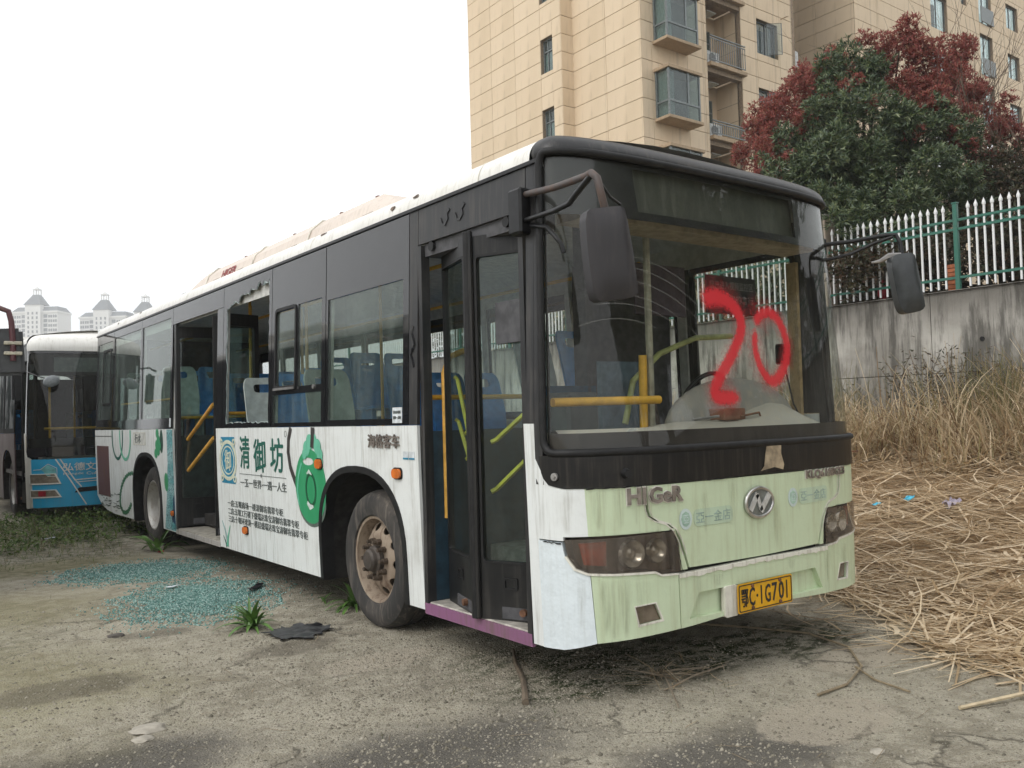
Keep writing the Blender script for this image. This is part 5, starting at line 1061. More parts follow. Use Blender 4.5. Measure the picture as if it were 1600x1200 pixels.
# cladding panels as far as one can pick them apart
cnt = 0; PCACHE = {}
def panel(fm_kind, pos, u0, u1, z0, z1, dep=.035):
    global cnt
    w_, h_ = u1-u0-.012, z1-z0-.020
    if w_ < .05 or h_ < .05: return
    key = (fm_kind, round(w_, 2), round(h_, 2))
    if key not in PCACHE:
        mb = MB(); mb.box((-dep, -w_/2, -h_/2), (0, w_/2, h_/2), .006) if fm_kind == 'x' else mb.box((-w_/2, -dep, -h_/2), (w_/2, 0, h_/2), .006); PCACHE[key] = mb.mesh('cladding_panel'); PCACHE[key].materials.append(M_clad)
    c = ((u0+u1)/2, (z0+z1)/2); link('cladding_panel', PCACHE[key], None, AB, loc=(pos, c[0], c[1]) if fm_kind == 'x' else (c[0], pos, c[1])); cnt += 1
FIELD = MB()
def clad(kind, pos, cols, z_lo, z_hi, holes=()):
    z = Z0
    while z > 3.9: z -= PH
    while z < HT-.8:
        for a, b in zip(cols[:-1], cols[1:]):
            segs = [(a, b, z, z+PH)]
            for h in holes:
                ns_ = []
                for (p, q, s_, t_) in segs:
                    if h[2] <= p or h[0] >= q or h[3] <= s_ or h[1] >= t_: ns_.append((p, q, s_, t_)); continue
                    if h[0] > p: ns_.append((p, h[0], s_, t_))
                    if h[2] < q: ns_.append((h[2], q, s_, t_))
                    m0, m1 = max(p, h[0]), min(q, h[2])
                    if h[1] > s_: ns_.append((m0, m1, s_, h[1]))
                    if h[3] < t_: ns_.append((m0, m1, h[3], t_))
                segs = ns_
            for (p, q, s_, t_) in segs:
                if z_lo-.4 < z < z_hi: panel(kind, pos, p, q, s_, t_)
                elif q-p > .08 and t_-s_ > .08:
                    e_ = .01; FIELD.box((pos-.034, p+.006, s_+e_), (pos, q-.006, t_-e_)) if kind == 'x' else FIELD.box((p+.006, pos-.034, s_+e_), (q-.006, pos, t_-e_))
        z += PH
ZT = 19.6
clad('x', L1, [31.0, 29.15, 27.33, 25.50, 24.15][::-1], 12.6, 21.0, hl); clad('x', L2, [20.13, 22.12, 24.15], 11.9, ZT-1); clad('y', 24.15, [L1-.035, L2], 12.6, 19.5)
clad('y', YFc, [L2-.0, 22.15], 12.0, 18); clad('y', YFc, [22.15, 24.22, 25.27, 25.45], 12.0, 18.6, bal)
clad('y', YFc, [27.70, 28.80, 30.42, 31.35], 14.2, 20.0, wfr); clad('x', 36.6, [20.17, 22.3, 24.4, 26.5], 19.0, 24.4); clad('y', 20.17, [36.6, 38.6], 20, 24.5)
clad('y', 20.17, [38.6, 44.1, 46.5, 49.7, 52.5, 56], 20.4, 26.5, wb)
tag(FIELD.build('cladding_field', M_clad, AB), None, None, kind='stuff')
# windows on the flank and front
def bwin(fm, a, z0, b, z1, mull=.5, dep=.20, open_=False):
    Wd = sheet([rect(a, z0, b, z1), rect(a+.05, z0+.05, a+(b-a)*mull-.025, z1-.05), rect(a+(b-a)*mull+.025, z0+.05, b-.05, z1-.05)], fm, .06, -dep+.06).build('window', M_wfr, AB)
    for p, q in ((a+.04, a+(b-a)*mull-.02), (a+(b-a)*mull+.02, b-.04)): sheet(rect(p, z0+.04, q, z1-.04), fm, .006, -dep+.03).build('pane', M_bgl, Wd)
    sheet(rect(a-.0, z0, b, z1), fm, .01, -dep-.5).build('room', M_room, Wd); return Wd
for h in hl:
    Wd = bwin(BX(L1), *h, mull=.62); sheet(rect(h[0]+.05, h[1]+.95, h[2]-.05, h[1]+1.0), BX(L1), .05, -.135).build('transom', M_wfr, Wd); sheet(rect(h[0]+.30, h[1]+.05, h[2]-.05, h[1]+.95), BX(L1), .004, -.22).build('curtain', M_cur, Wd)
for h in wfr:
    Wd = bwin(BY(YFc), *h, mull=.55); p = Vector((h[2]-.12, YFc-.02, 0)); MB().add([(h[2]-.75, YFc-.01, h[1]+.06), (h[2]-.25, YFc-.42, h[1]+.06), (h[2]-.25, YFc-.42, h[3]-.06), (h[2]-.75, YFc-.01, h[3]-.06)], [(0, 1, 2, 3)]).build('open_sash', M_bgl, Wd)
    q = [(h[2]-.75, YFc-.01, h[1]+.06), (h[2]-.25, YFc-.42, h[1]+.06), (h[2]-.25, YFc-.42, h[3]-.06), (h[2]-.75, YFc-.01, h[3]-.06)]; MB().tube(q, .022, 4, closed=True).build('sash_frame', M_wfr, Wd)
for h in wb: 
    if h[1] > 17.5: bwin(BY(20.17), *h, mull=.5)
# bay windows
for i, z in zip(floors, FZ):
    if not 5 < z < 29: continue
    B_ = group_part('bay_window', AB); x0, x1, yf = 22.30, 24.05, 19.45; zt = z+1.85; yb = YFc-.04
    MB().box((x0-.10, yf-.10, z-.12), (x1+.14, yb, z), .01).build('lower_slab', M_slab, B_); MB().box((x0-.10, yf-.10, zt), (x1+.14, yb, zt+.13), .01).build('upper_slab', M_slab, B_)
    for px, py in ((x0, yf), (x1, yf), (x0, yb-.05), (x1, yb-.05)): MB().box((px-.035, py-.035, z), (px+.035, py+.035, zt)).build('bay_post', M_wfr, B_)
    MB().box((23.36, yf-.03, z+.62), (23.44, yf+.03, zt)).build('mullion', M_wfr, B_); MB().box((x0, yf-.03, z+.56), (x1, yf+.03, z+.63)).build('transom', M_wfr, B_); MB().box((x0-.03, yf, z+.56), (x0+.03, yb, z+.63)).build('transom', M_wfr, B_)
    for a, b, s_, t_ in ((x0+.03, 23.36, z+.63, zt), (23.44, x1-.03, z+.63, zt), (x0+.03, x1-.03, z, z+.56)): MB().box((a, yf-.006, s_), (b, yf+.006, t_)).build('pane', M_bgl, B_)
    MB().box((x0-.006, yf+.03, z), (x0+.006, yb, z+.56)).box((x0-.006, yf+.03, z+.63), (x0+.006, yb, zt)).build('pane', M_bgl, B_)
    MB().box((x1-.006, yf+.03, z), (x1+.006, yb, zt)).build('pane', M_bgl, B_)
    def wavy(p0, p1, z0, z1, n=14):
        v = []
        for q in range(n+1): t = q/n; x = p0[0]+(p1[0]-p0[0])*t; y_ = p0[1]+(p1[1]-p0[1])*t; o = .025*sin(q*2.1+z); v += [(x+o*.5, y_+o, z0), (x+o*.5, y_+o, z1)]
        return MB().add(v, [(2*q, 2*q+2, 2*q+3, 2*q+1) for q in range(n)])
    wavy((x0+.10, yf+.12), (x0+.10, yb), z+.05, zt-.03).build('curtain', M_cur, B_, .9); wavy((x0+.10, yf+.14), (x0+.45, yf+.14), z+.05, zt-.03).build('curtain', M_cur, B_, .9)
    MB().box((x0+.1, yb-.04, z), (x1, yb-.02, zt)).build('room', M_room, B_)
# balconies
for i in floors:
    z = 12.74+SH*i
    if not 5 < z < 29: continue
    B_ = group_part('balcony', AB); x0, x1, yb = 25.45, 27.70, 21.57
    MB().box((x0+.01, YFc-.22, z-.14), (x1+.12, YFc+.0, z+.02), .01).box((x0+.01, YFc+.002, z-.12), (x1-.01, yb, z+.018)).build('slab', M_slab, B_)
    MB().box((x0-.02, YFc+.20, z), (x0, yb, z+2.9)).build('side_wall', M_clad, B_); MB().box((x1, YFc+.20, z), (x1+.02, yb, z+2.9)).build('side_wall', M_clad, B_); MB().box((x0, yb, z), (x1, yb+.1, z+2.9)).build('back_wall', M_clad, B_)
    for q in range(3): MB().box((x1-.004, YFc+.26, z+.35+q*PH), (x1-.002, yb, z+.37+q*PH)).build('joint_line', M_joint, B_)
    Dr = MB().box((26.35, yb-.03, z+.02), (27.35, yb-.005, z+2.25)).build('balcony_door', M_wfr, B_)
    for a, b, s_, t_ in ((26.42, 26.83, .1, 1.65), (26.87, 27.28, .1, 1.65), (26.42, 27.28, 1.72, 2.18)): MB().box((a, yb-.045, z+s_), (b, yb-.038, z+t_)).build('pane', M_bgl, Dr)
    lo = i == 0
    hr = 1.10 if not lo else .62
    for zz, t_ in ((hr, .03), (hr-.10, .015), (.10, .015)): MB().box((x0+.02, YFc-.18-t_, z+zz), (x1+.05, YFc-.18+t_, z+zz+.04)).build('rail', M_wfr, B_)
    for q in range(17): xx = x0+.06+q*.139; MB().box((xx-.012, YFc-.192, z+.10), (xx+.012, YFc-.168, z+hr-.06)).build('baluster', M_wfr, B_)
    AU = MB().box((25.62, YFc+.10, z+.03), (26.38, YFc+.42, z+.62), .02).build('air_conditioner', plain('ac_white', (.52, .53, .52), .6), B_); MB().cyl((25.92, YFc+.095, z+.33), (25.92, YFc+.085, z+.33), .22, 20).build('fan_grille', plain('ac_grille', (.16, .17, .17), .6), AU)
    MB().box((26.3, YFc+.6, z+2.65), (26.9, YFc+1.1, z+2.70)).build('ceiling_lamp', M_cur, B_)
for z, nm in ((17.0, 0), (13.9, 1)):
    H_ = group_part('air_unit_shelf', AB); MB().box((31.40, 21.0-.75, z), (32.35, 21.3, z+.08)).build('shelf', M_slab, H_); MB().box((31.50, 20.45, z+.08), (32.25, 20.78, z+.95), .02).build('air_conditioner', plain('ac_white', (.52, .53, .52), .6), H_)
MB().tube([(30.55, YFc-.04, 18.92), (30.65, YFc-.30, 18.98), (30.78, YFc-.28, 19.02)], .025, 6).build('pipe_stub', M_slab, AB)
# wing details: small balcony railings
for j in range(-2, 3):
    z = 20.6-SH*j
    if z > 17: 
        MB().box((49.75, 20.17-.15, z), (51.3, 20.17-.10, z+.9)).build('wing_balcony_panel', M_wfr, AB)
# ------------------------------------------------------------------ far towers
M_tw = paint('tower_white', (.62, .62, .60), .8, .15); M_trf = plain('tower_roof', (.10, .11, .12), .8); M_tgl = plain('tower_window', (.10, .11, .12), .3)
def tower(base, label, W=30.0, H=75.5, two=False):
    T = bpy.data.objects.new('apartment_tower', None); COL.objects.link(T); T.location = base; T.rotation_euler.z = -yaw-.04; tag(T, label, 'tower', 'hazy towers on the skyline'); D = 16
    mb = MB().box((-W/2, 0, 0), (W/2, D, H)).build('wall', M_tw, T)
    MB().box((-W/2-.6, -.6, H), (W/2+.6, D, H+1.2)).build('cornice', M_tw, T); MB().box((-W/2-.3, -.5, H-34), (W/2+.3, D, H-33.2)).build('string_course', M_tw, T)
    MB().add([(-W/2, 0, H+1.2), (W/2, 0, H+1.2), (W/2, D, H+1.2), (-W/2, D, H+1.2), (-W/2+2, 4, H+4.4), (W/2-2, 4, H+4.4), (W/2-2, D-2, H+4.4), (-W/2+2, D-2, H+4.4)], [(0, 1, 5, 4), (1, 2, 6, 5), (2, 3, 7, 6), (3, 0, 4, 7), (4, 5, 6, 7)]).build('roof', M_trf, T)
    MB().box((-5, -2.2, 0), (5, 2, H+5.2)).build('bay', M_tw, T)
    MB().add([(-5.6, -2.8, H+5.2), (5.6, -2.8, H+5.2), (5.6, 8, H+5.2), (-5.6, 8, H+5.2), (-1.8, 1.5, H+12), (1.8, 1.5, H+12), (1.8, 5, H+12), (-1.8, 5, H+12)], [(0, 1, 5, 4), (1, 2, 6, 5), (2, 3, 7, 6), (3, 0, 4, 7), (4, 5, 6, 7)]).build('spire_roof', M_trf, T)
    LN = MB()
    for x in (-1.8, 1.4):
        for y in (1.6, 4.6): LN.box((x, y, H+12), (x+.5, y+.5, H+15.2))
    LN.box((-2.0, 1.3, H+15.2), (2.0, 5.3, H+15.8)); LN.lathe([(1.5, H+15.8), (1.2, H+16.4), (.5, H+17.0), (.12, H+17.5), (.05, H+18.2)], 12, 'z', (0, 3.3, 0)); LN.build('lantern', M_tw, T)
    WM = MB().box((-.5, -.12, 0), (.5, .12, 1.7)).mesh('window'); WM.materials.append(M_tgl); WL = MB().box((-1.2, -.12, 0), (1.2, .12, 2.1)).mesh('window'); WL.materials.append(M_tgl)
    for fl_ in range(0, 12):
        z = H-3.2-fl_*2.95
        for x in (-14, -12.6, -11, -9.6, 9.6, 11, 12.6, 14): link('window', WM, None, T, loc=(x, -.03, z))
        for x in (-7.2, 7.2): link('window', WL, None, T, loc=(x, -.03, z))
        for x in (-2.8, 0, 2.8): link('window', WM, None, T, loc=(x, -2.25, z+2))
    return T
tower((87.6, 625, 0), 'leftmost hazy tower with a slate spire, beyond the blue bus roof')
tower((122.5, 599.0, -4.5), 'hazy tower with a spire rising just left of the white bus roof')
tower((143.6, 584, -6.5), 'hazy tower mostly hidden by the white bus roof, only its spire clear')
LB_ = root('low_roof_block', (107, 598, 0), 'low pale far block between the two leftmost towers', 'building'); MB().box((99, 590, 0), (118, 606, 58)).build('wall', M_tw, LB_); MB().box((98.5, 589.5, 58), (118.5, 606.5, 59)).build('roof', M_trf, LB_)
# ------------------------------------------------------------------ vegetation
def at(px, py, d):  # a point d metres in front of the camera, used for measuring the planting
    return CAM+fw*d+r2*((px-800)/FPX*d)+u2*(-(py-600)/FPX*d)
def rosettes(name, lumps, n, per, L, Wd, mat, parent, seed, shell=.55, up_=.5):
    r = np.random.default_rng(seed); w_ = np.array([l[1]**2 for l in lumps]); w_ /= w_.sum(); ch = r.choice(len(lumps), n, p=w_)
    C = np.array([l[0] for l in lumps])[ch]; R = np.array([l[1] for l in lumps])[ch]
    d = r.normal(size=(n, 3)); d[:, 2] = d[:, 2]*.85+.15; d /= np.linalg.norm(d, axis=1)[:, None]
    rad = R*(shell+(1-shell)*r.random(n)**.6)*(1+.18*r.normal(size=n)); P = C+d*rad[:, None]
    A = d*.8+np.array([0, 0, up_])+r.normal(size=(n, 3))*.35; A /= np.linalg.norm(A, axis=1)[:, None]
    ref = np.where(np.abs(A[:, 2:3]) > .9, np.array([[1., 0, 0]]), np.array([[0, 0, 1.]])); S = np.cross(A, ref); S /= np.linalg.norm(S, axis=1)[:, None]; T = np.cross(A, S)
    k_ = np.arange(per); an = (k_[None]*2.4+r.uniform(0, 6, (n, 1))); til = r.uniform(.35, 1.1, (n, per))
    Dv = A[:, None]*np.cos(til)[..., None]+(S[:, None]*np.cos(an)[..., None]+T[:, None]*np.sin(an)[..., None])*np.sin(til)[..., None]
    Pp = np.repeat(P[:, None], per, 1)+r.normal(size=(n, per, 3))*.012
    m = n*per; Rv = np.repeat(A[:, None], per, 1).reshape(m, 3)+r.normal(size=(m, 3))*.15
    return leaf_mesh(name, Pp.reshape(m, 3), Dv.reshape(m, 3), L*r.uniform(.6, 1.25, m), Wd*r.uniform(.7, 1.2, m), Rv, mat, parent, .12, droop=.18)
def clumps(lumps, k, fr, seed):
    r = np.random.default_rng(seed); out = []
    for c, R in lumps:
        for i in range(k): d = r.normal(size=3); d[2] = d[2]*.8+.2; d /= np.linalg.norm(d); out.append((c+d*R*r.uniform(.62, 1.0), R*fr*r.uniform(.7, 1.3)))
    return out
def limbs(name, basep, targets, r0, mat, parent, seed=1):
    rn = random.Random(seed); mb = MB(); b = Vector(basep)
    for t in targets:
        t = Vector(t); m1 = b.lerp(t, .35)+Vector((rn.uniform(-.2, .2), rn.uniform(-.2, .2), .25)); m2 = b.lerp(t, .7)+Vector((rn.uniform(-.2, .2), rn.uniform(-.2, .2), .1)); mb.tube([b+Vector((rn.uniform(-.05, .05), rn.uniform(-.05, .05), 0)), m1, m2, t], [r0, r0*.7, r0*.4, r0*.15], 6)
    return mb.build(name, mat, parent, .9)
M_bark = plain('bark', (.085, .065, .048), .95, var=.4, bump=.4)
M_lg = leafmat('evergreen_leaf', [(.022, .046, .020), (.058, .098, .042), (.098, .14, .06), (.19, .22, .09)], .36, .12, .6)
M_lr = leafmat('red_leaf', [(.15, .042, .036), (.30, .082, .07), (.44, .14, .115), (.24, .14, .075)], .5, .4)
M_lo = leafmat('olive_leaf', [(.030, .040, .018), (.065, .060, .028), (.09, .05, .03), (.05, .06, .03)], .55, .2)
def lump(px, py, d, r): return (np.array(at(px, py, d)), r*d/FPX)
GL = [lump(*a) for a in ((1320, 145, 17.6, 56), (1275, 225, 17.2, 62), (1350, 205, 16.8, 75), (1420, 215, 17.2, 60), (1235, 265, 17.4, 52), (1305, 285, 16.4, 74), (1390, 285, 16.4, 78), (1460, 250, 17.4, 66), (1310, 345, 15.9, 52), (1385, 350, 16.0, 66), (1475, 330, 17.2, 70), (1550, 330, 17.6, 62), (1290, 335, 16.3, 40), (1355, 140, 17.9, 36))]
TG = root('evergreen_tree', tuple(Vector((14.6, 7.2, ZW))), 'dark green broadleaf tree growing up behind the fence', 'tree')
rosettes('crown', clumps(GL, 15, .30, 1), 9500, 10, .115, .027, M_lg, TG, 3, .70, .25)
limbs('trunk', (14.6, 7.2, ZW-.1), [tuple(l[0]) for l in GL], .11, M_bark, TG, 2)
RL = [lump(*a) for a in ((1405, 80, 18.2, 48), (1345, 95, 18.4, 44), (1460, 100, 18.6, 48), (1490, 150, 17.9, 40), (1400, 140, 17.6, 34), (1465, 175, 17.2, 34), (1230, 190, 18.2, 40), (1270, 140, 18.2, 34), (1195, 250, 18, 34), (1240, 265, 17.4, 30), (1225, 300, 17.4, 26), (1295, 120, 19.4, 40), (1255, 155, 19.4, 40), (1210, 200, 19.4, 46), (1178, 238, 19.4, 34), (1500, 130, 19.8, 42), (1535, 180, 19.6, 42), (1575, 225, 19.6, 44), (1610, 260, 19.6, 44), (1450, 150, 18.6, 36), (1490, 185, 18.6, 36), (1235, 230, 18.9, 36), (1205, 265, 19, 34), (1405, 115, 18.6, 44))]
TR = root('photinia_tree', (17.2, 9.0, ZW), 'large red leaved photinia rising behind the dark green tree', 'tree')
RL += [lump(*a) for a in ((1330, 130, 16.9, 16), (1365, 165, 16.5, 14), (1440, 165, 16.7, 20), (1480, 215, 16.8, 18), (1290, 165, 16.9, 16), (1260, 190, 16.9, 18), (1430, 210, 16.4, 14), (1500, 235, 16.9, 20), (1530, 260, 17.2, 22))]
rosettes('crown', clumps(RL, 10, .36, 2), 8500, 8, .095, .030, M_lr, TR, 5, .5, .9); limbs('trunk', (17.2, 9.0, ZW-.1), [tuple(l[0]) for l in RL], .10, M_bark, TR, 4)
OL = [lump(*a) for a in ((1560, 270, 17.0, 55), (1600, 320, 16.4, 60), (1530, 370, 15.6, 50), (1590, 390, 15.4, 55), (1450, 400, 15.2, 50), (1380, 410, 15.0, 45), (1330, 420, 15.0, 38), (1650, 300, 17, 70), (1640, 420, 15.4, 60))]
SB = root('hedge_shrub', (14.2, 4.0, ZW), 'dim olive shrub filling the space behind the right fence', 'shrub'); OL += [(np.array((13.0+.3*sin(q*2.), -.2+q*.95, ZW+.55+.25*cos(q*1.7))), .62) for q in range(8)]
rosettes('crown', OL, 5600, 7, .10, .04, M_lo, SB, 8, .3); limbs('stem', (14.2, 4.0, ZW-.1), [tuple(l[0]) for l in OL], .05, M_bark, SB, 3)
# hedge continuing along the fence behind the bus
for j, y in enumerate((9.2, 12.6, 16.4, 20.5, -1.5, -5.0)):
    HS = root('hedge_shrub', (13.6, y, ZW), ['rounded dark green shrub behind the fence, seen through the windscreen', 'second dark shrub along the fence, beyond the windscreen one', 'third dark shrub along the fence behind the bus', 'last dark shrub along the fence behind the bus', 'dark shrub behind the fence at the right edge', 'dark shrub behind the fence beyond the right edge'][j], 'shrub', 'shrubs along the fence')
    rosettes('crown', [(np.array((13.4+.3*sin(j+q), y+.9*(q-1), ZW+.7+.25*cos(q*2+j))), .95) for q in range(3)], 900, 8, .13, .05, M_lg, HS, 20+j, .5); limbs('stem', (13.6, y, ZW-.05), [(13.4, y+q, ZW+1) for q in (-.8, 0, .8)], .05, M_bark, HS, j)
# tall trees farther along the terrace, outside the picture but mirrored in the windscreen
EM_ = None
for j, (x, y, h) in enumerate(((15.0, -8.0, 11.5), (14.0, -12.5, 12.5), (15.5, -18.0, 13.5), (13.5, -23.5, 12.5))):
    T_ = root('evergreen_tree', (x, y, ZW), ['nearest tall evergreen mirrored darkly in the windscreen, beyond the right edge', 'second tall evergreen beyond the right edge, mirrored in the windscreen', 'third and tallest evergreen beyond the right edge', 'last evergreen of the row beyond the right edge'][j], 'tree', 'evergreens beyond the right edge')
    rr_ = np.random.default_rng(60+j); L3 = [(np.array((x+rr_.normal(0, 1.2), y+rr_.normal(0, 1.5), ZW+h*(.25+.7*q/7))), 2.5-.12*q) for q in range(8)]
    rosettes('crown', clumps(L3, 6, .45, j), 5200, 7, .34, .16, M_lg, T_, 40+j, .2); limbs('trunk', (x, y, ZW-.1), [tuple(l[0]) for l in L3], .16, M_bark, T_, j)
# bare tree on the right
def bare(name, base, h, seed, label, spread=.42):
    rn = random.Random(seed); T = root(name, base, label, 'tree', 'bare trees behind the fence'); tr_ = MB(); tw = MB()
    def grow(p, d, L, rad, lv):
        pts = [p]; q = p.copy(); dd = d.copy()
        for i in range(4): dd = (dd+Vector((rn.gauss(0, .10), rn.gauss(0, .10), rn.gauss(.05, .06)))).normalized(); q = q+dd*L/4; pts.append(q.copy())
        (tr_ if lv < 2 else tw).tube(pts, [rad*(1-.12*i) for i in range(5)], 5 if lv < 2 else 3, cap=False)
        if lv >= 4: return
        for i in range(3 if lv < 3 else 2):
            k_ = rn.choice((2, 3, 4)); nd = (dd+Vector((rn.gauss(0, spread), rn.gauss(0, spread), rn.gauss(.12, spread*.6)))).normalized(); grow(pts[k_], nd, L*rn.uniform(.6, .85), rad*.55, lv+1)
    for i in range(3): grow(Vector(base), Vector((rn.gauss(0, .25), rn.gauss(0, .25), 1)).normalized(), h*.38, .035*h/6, 0)
    tr_.build('trunk', M_bark, T, .9); tw.build('twigs', plain('twig_bark', (.15, .115, .085), .9), T)
bare('bare_tree', tuple(at(1500, 400, 21)-Vector((0, 0, at(1500, 400, 21).z-ZW))), 8.5, 3, 'leafless tree with fine pale twigs behind the red crown'); bare('bare_tree', tuple(at(1590, 400, 19)-Vector((0, 0, at(1590, 400, 19).z-ZW))), 7.0, 9, 'leafless shrubby tree at the right edge of the picture'); bare('bare_tree', tuple(at(1430, 400, 23)-Vector((0, 0, at(1430, 400, 23).z-ZW))), 9.0, 14, 'leafless tree whose twigs stand over the top of the red crown')
# ------------------------------------------------------------------ straw and dry grass
def ribbons(name, P0, D, L, W, lift, mat, segs=4, seed=1, follow=None, bend=.3, parent=None):
    """long blades: base, heading, length, width; follow=ground function for lying straw"""
    r = np.random.default_rng(seed); n = len(P0); V = np.empty((n, segs+1, 2, 3)); side = np.cross(D, np.array([0, 0, 1.])); side /= np.linalg.norm(side, axis=1)[:, None]+1e-9
    P = P0.copy(); d = D.copy(); cur = r.normal(0, bend, n)
    for s in range(segs+1):
        t = s/segs; ww = W*(1-.75*t) if follow is None else W*(1-.4*abs(2*t-1)**2)
        V[:, s, 0] = P+side*ww[:, None]*.5; V[:, s, 1] = P-side*ww[:, None]*.5
        P = P+d*(L/segs)[:, None]
        if follow is None: d = d+np.array([0, 0, -1.])*lift[:, None]/segs+side*cur[:, None]/segs
        else: d = d+side*cur[:, None]/segs
        d /= np.linalg.norm(d, axis=1)[:, None]
    F = []
    b = np.arange(n)[:, None]*(segs+1)*2
    for s in range(segs): F.append(np.concatenate([b+2*s, b+2*s+1, b+2*s+3, b+2*s+2], 1))
    F = np.stack(F, 1).reshape(-1, 4)
    return tri_mesh(name, V.reshape(-1, 3), F, mat, parent, np.repeat(r.random(n), segs))
M_straw = leafmat('straw', [(.27, .178, .097), (.57, .44, .275), (.75, .615, .43), (.87, .755, .57)], .7, .3, .3); M_dry = leafmat('dry_grass', [(.15, .09, .05), (.42, .31, .185), (.68, .56, .39), (.26, .22, .10)], .7, .3, .3)
r = np.random.default_rng(12); n = 28000
def in_straw(x, y): return x > 2.75+.30*sin(y*2.1)+(.9*max(0, y-.6)) - .55*max(0., -y-.2) + .4*max(0., -y-1.6)
X, Y = [], []
while len(X) < n:
    x = 2.0+9*r.random()**1.12; y = r.uniform(-5.0, 8.5)
    if in_straw(x, y) or (r.random() < .05 and in_straw(x+.8, y)): X.append(x); Y.append(y)
X, Y = np.array(X), np.array(Y); th_ = r.normal(2.75, 1.0, n)+np.sin(X*.9+Y*.6)*.55; th_[r.random(n) < .2] += 1.4
L_ = np.where(r.random(n) < .4, r.uniform(.06, .35, n), r.uniform(.35, 1.3, n)); D = np.stack([np.cos(th_), np.sin(th_), r.normal(.03, .14, n)], 1)
base = np.array([GZ(a, b) for a, b in zip(X, Y)]); pile = np.clip((X-2.5)*.10, .01, .20); Z = base+.006+r.random(n)*(pile+.012)
P0 = np.stack([X, Y, Z], 1)-D*(L_*.5)[:, None]; P0[:, 2] = np.maximum(P0[:, 2], np.array([GZ(a, b) for a, b in zip(P0[:, 0], P0[:, 1])])+.006)
o = ribbons('straw_pile', P0, D, L_, np.where(r.random(n) < .12, r.uniform(.02, .042, n), r.uniform(.006, .02, n)), None, M_straw, 4, 3, follow=True, bend=.75); tag(o, 'flattened pale dry straw heaped between bus and wall', None, kind='stuff')
# brown litter layer below the straw
gx2, gy2 = np.arange(2.2, 11.1, .18), np.arange(-5.2, 9, .18); V = [(x, y, GZ(x, y)+(.004+.05*sstep(2.8, 4.2, x)+.03*noise.noise(Vector((x*2, y*2, 5))) if in_straw(x-.15, y) else -.05)) for y in gy2 for x in gx2]; nx = len(gx2)
o = tri_mesh('straw_litter', V, [(i*nx+j, i*nx+j+1, (i+1)*nx+j+1, (i+1)*nx+j) for i in range(len(gy2)-1) for j in range(nx-1)], plain('litter_brown', (.36, .265, .16), .95, var=.5, scale=30, bump=.6)); tag(o, 'matted brown litter under the straw', None, kind='stuff'); o.data.shade_smooth()
# standing dry grass at the foot of the wall
n = 12500; X = r.uniform(7.4, 10.9, n); Y = r.uniform(-2.5, 8.5, n); cl = np.array([noise.noise(Vector((a*1.1, b*1.1, 3))) for a, b in zip(X, Y)]); keep = cl > -.02; X, Y = X[keep], Y[keep]; n = len(X)
Z = np.array([GZ(a, b) for a, b in zip(X, Y)]); D = np.stack([r.normal(-.08, .28, n), r.normal(0, .32, n), np.ones(n)], 1); D /= np.linalg.norm(D, axis=1)[:, None]
o = ribbons('dry_grass', np.stack([X, Y, Z], 1), D, (.35+1.1*np.clip(cl[keep]*1.6+.2, 0, 1)*r.uniform(.5, 1.15, n)+.15*r.random(n)), r.uniform(.010, .034, n), r.uniform(.1, 2.4, n), M_dry, 6, 5, bend=.5); tag(o, 'tall tangled dry grass standing along the concrete wall', None, kind='stuff')
n = 2400; X = r.uniform(8.2, 10.8, n); Y = r.uniform(-2.0, 3.4, n); kp = np.array([noise.noise(Vector((a*1.4, b*1.4, 11))) for a, b in zip(X, Y)]) > .02; X, Y = X[kp], Y[kp]; n = len(X); Z = np.array([GZ(a, b) for a, b in zip(X, Y)]); D = np.stack([r.normal(-.10, .25, n), r.normal(0, .28, n), np.ones(n)], 1); D /= np.linalg.norm(D, axis=1)[:, None]
o = ribbons('tall_dry_grass', np.stack([X, Y, Z], 1), D, r.uniform(.8, 1.65, n), r.uniform(.012, .036, n), r.uniform(.3, 2.6, n), M_dry, 7, 25, bend=.6); tag(o, 'tallest arching dry grass at the right edge before the wall', None, kind='stuff')
n = 900; X = r.uniform(9.2, 10.9, n); Y = np.where(r.random(n) < .6, r.normal(2.0, .6, n), r.normal(5.2, .4, n)); Z = np.array([GZ(a, b) for a, b in zip(X, Y)]); D = np.stack([r.normal(-.05, .15, n), r.normal(0, .2, n), np.ones(n)], 1); D /= np.linalg.norm(D, axis=1)[:, None]
o = ribbons('reed_clump', np.stack([X, Y, Z], 1), D, r.uniform(.8, 1.5, n), r.uniform(.010, .02, n), r.uniform(.05, .8, n), leafmat('reed', [(.10, .10, .035), (.18, .16, .06), (.28, .23, .11), (.08, .09, .03)], .6, .2), 6, 6, bend=.3); tag(o, 'upright green and tan reeds among the dry grass', None, kind='stuff')
# thin leafy weed against the wall
WD = root('wall_weed', (10.75, 3.6, .8), 'sparse weedy bush with small dull leaves against the concrete wall', 'bush'); rn = random.Random(6); tb = MB(); PP, DD = [], []
for i in range(44):
    p = Vector((10.7+rn.gauss(0, .1), 3.6+rn.gauss(0, .35), .8)); d = Vector((rn.gauss(-.05, .1), rn.gauss(0, .35), 1)).normalized(); pts = [p]
    for j in range(6):
        d = (d+Vector((rn.gauss(0, .1), rn.gauss(0, .2), rn.gauss(-.03, .1)))).normalized(); p = p+d*rn.uniform(.16, .30); p.x = min(p.x, 10.98); pts.append(p.copy())
        if j > 1:
            for q in range(5): PP.append(p+Vector((rn.gauss(0, .05), rn.gauss(0, .08), rn.gauss(0, .08)))); DD.append((rn.gauss(0, 1), rn.gauss(0, 1), rn.gauss(.1, .5)))
    tb.tube(pts, [.006]*len(pts), 3)
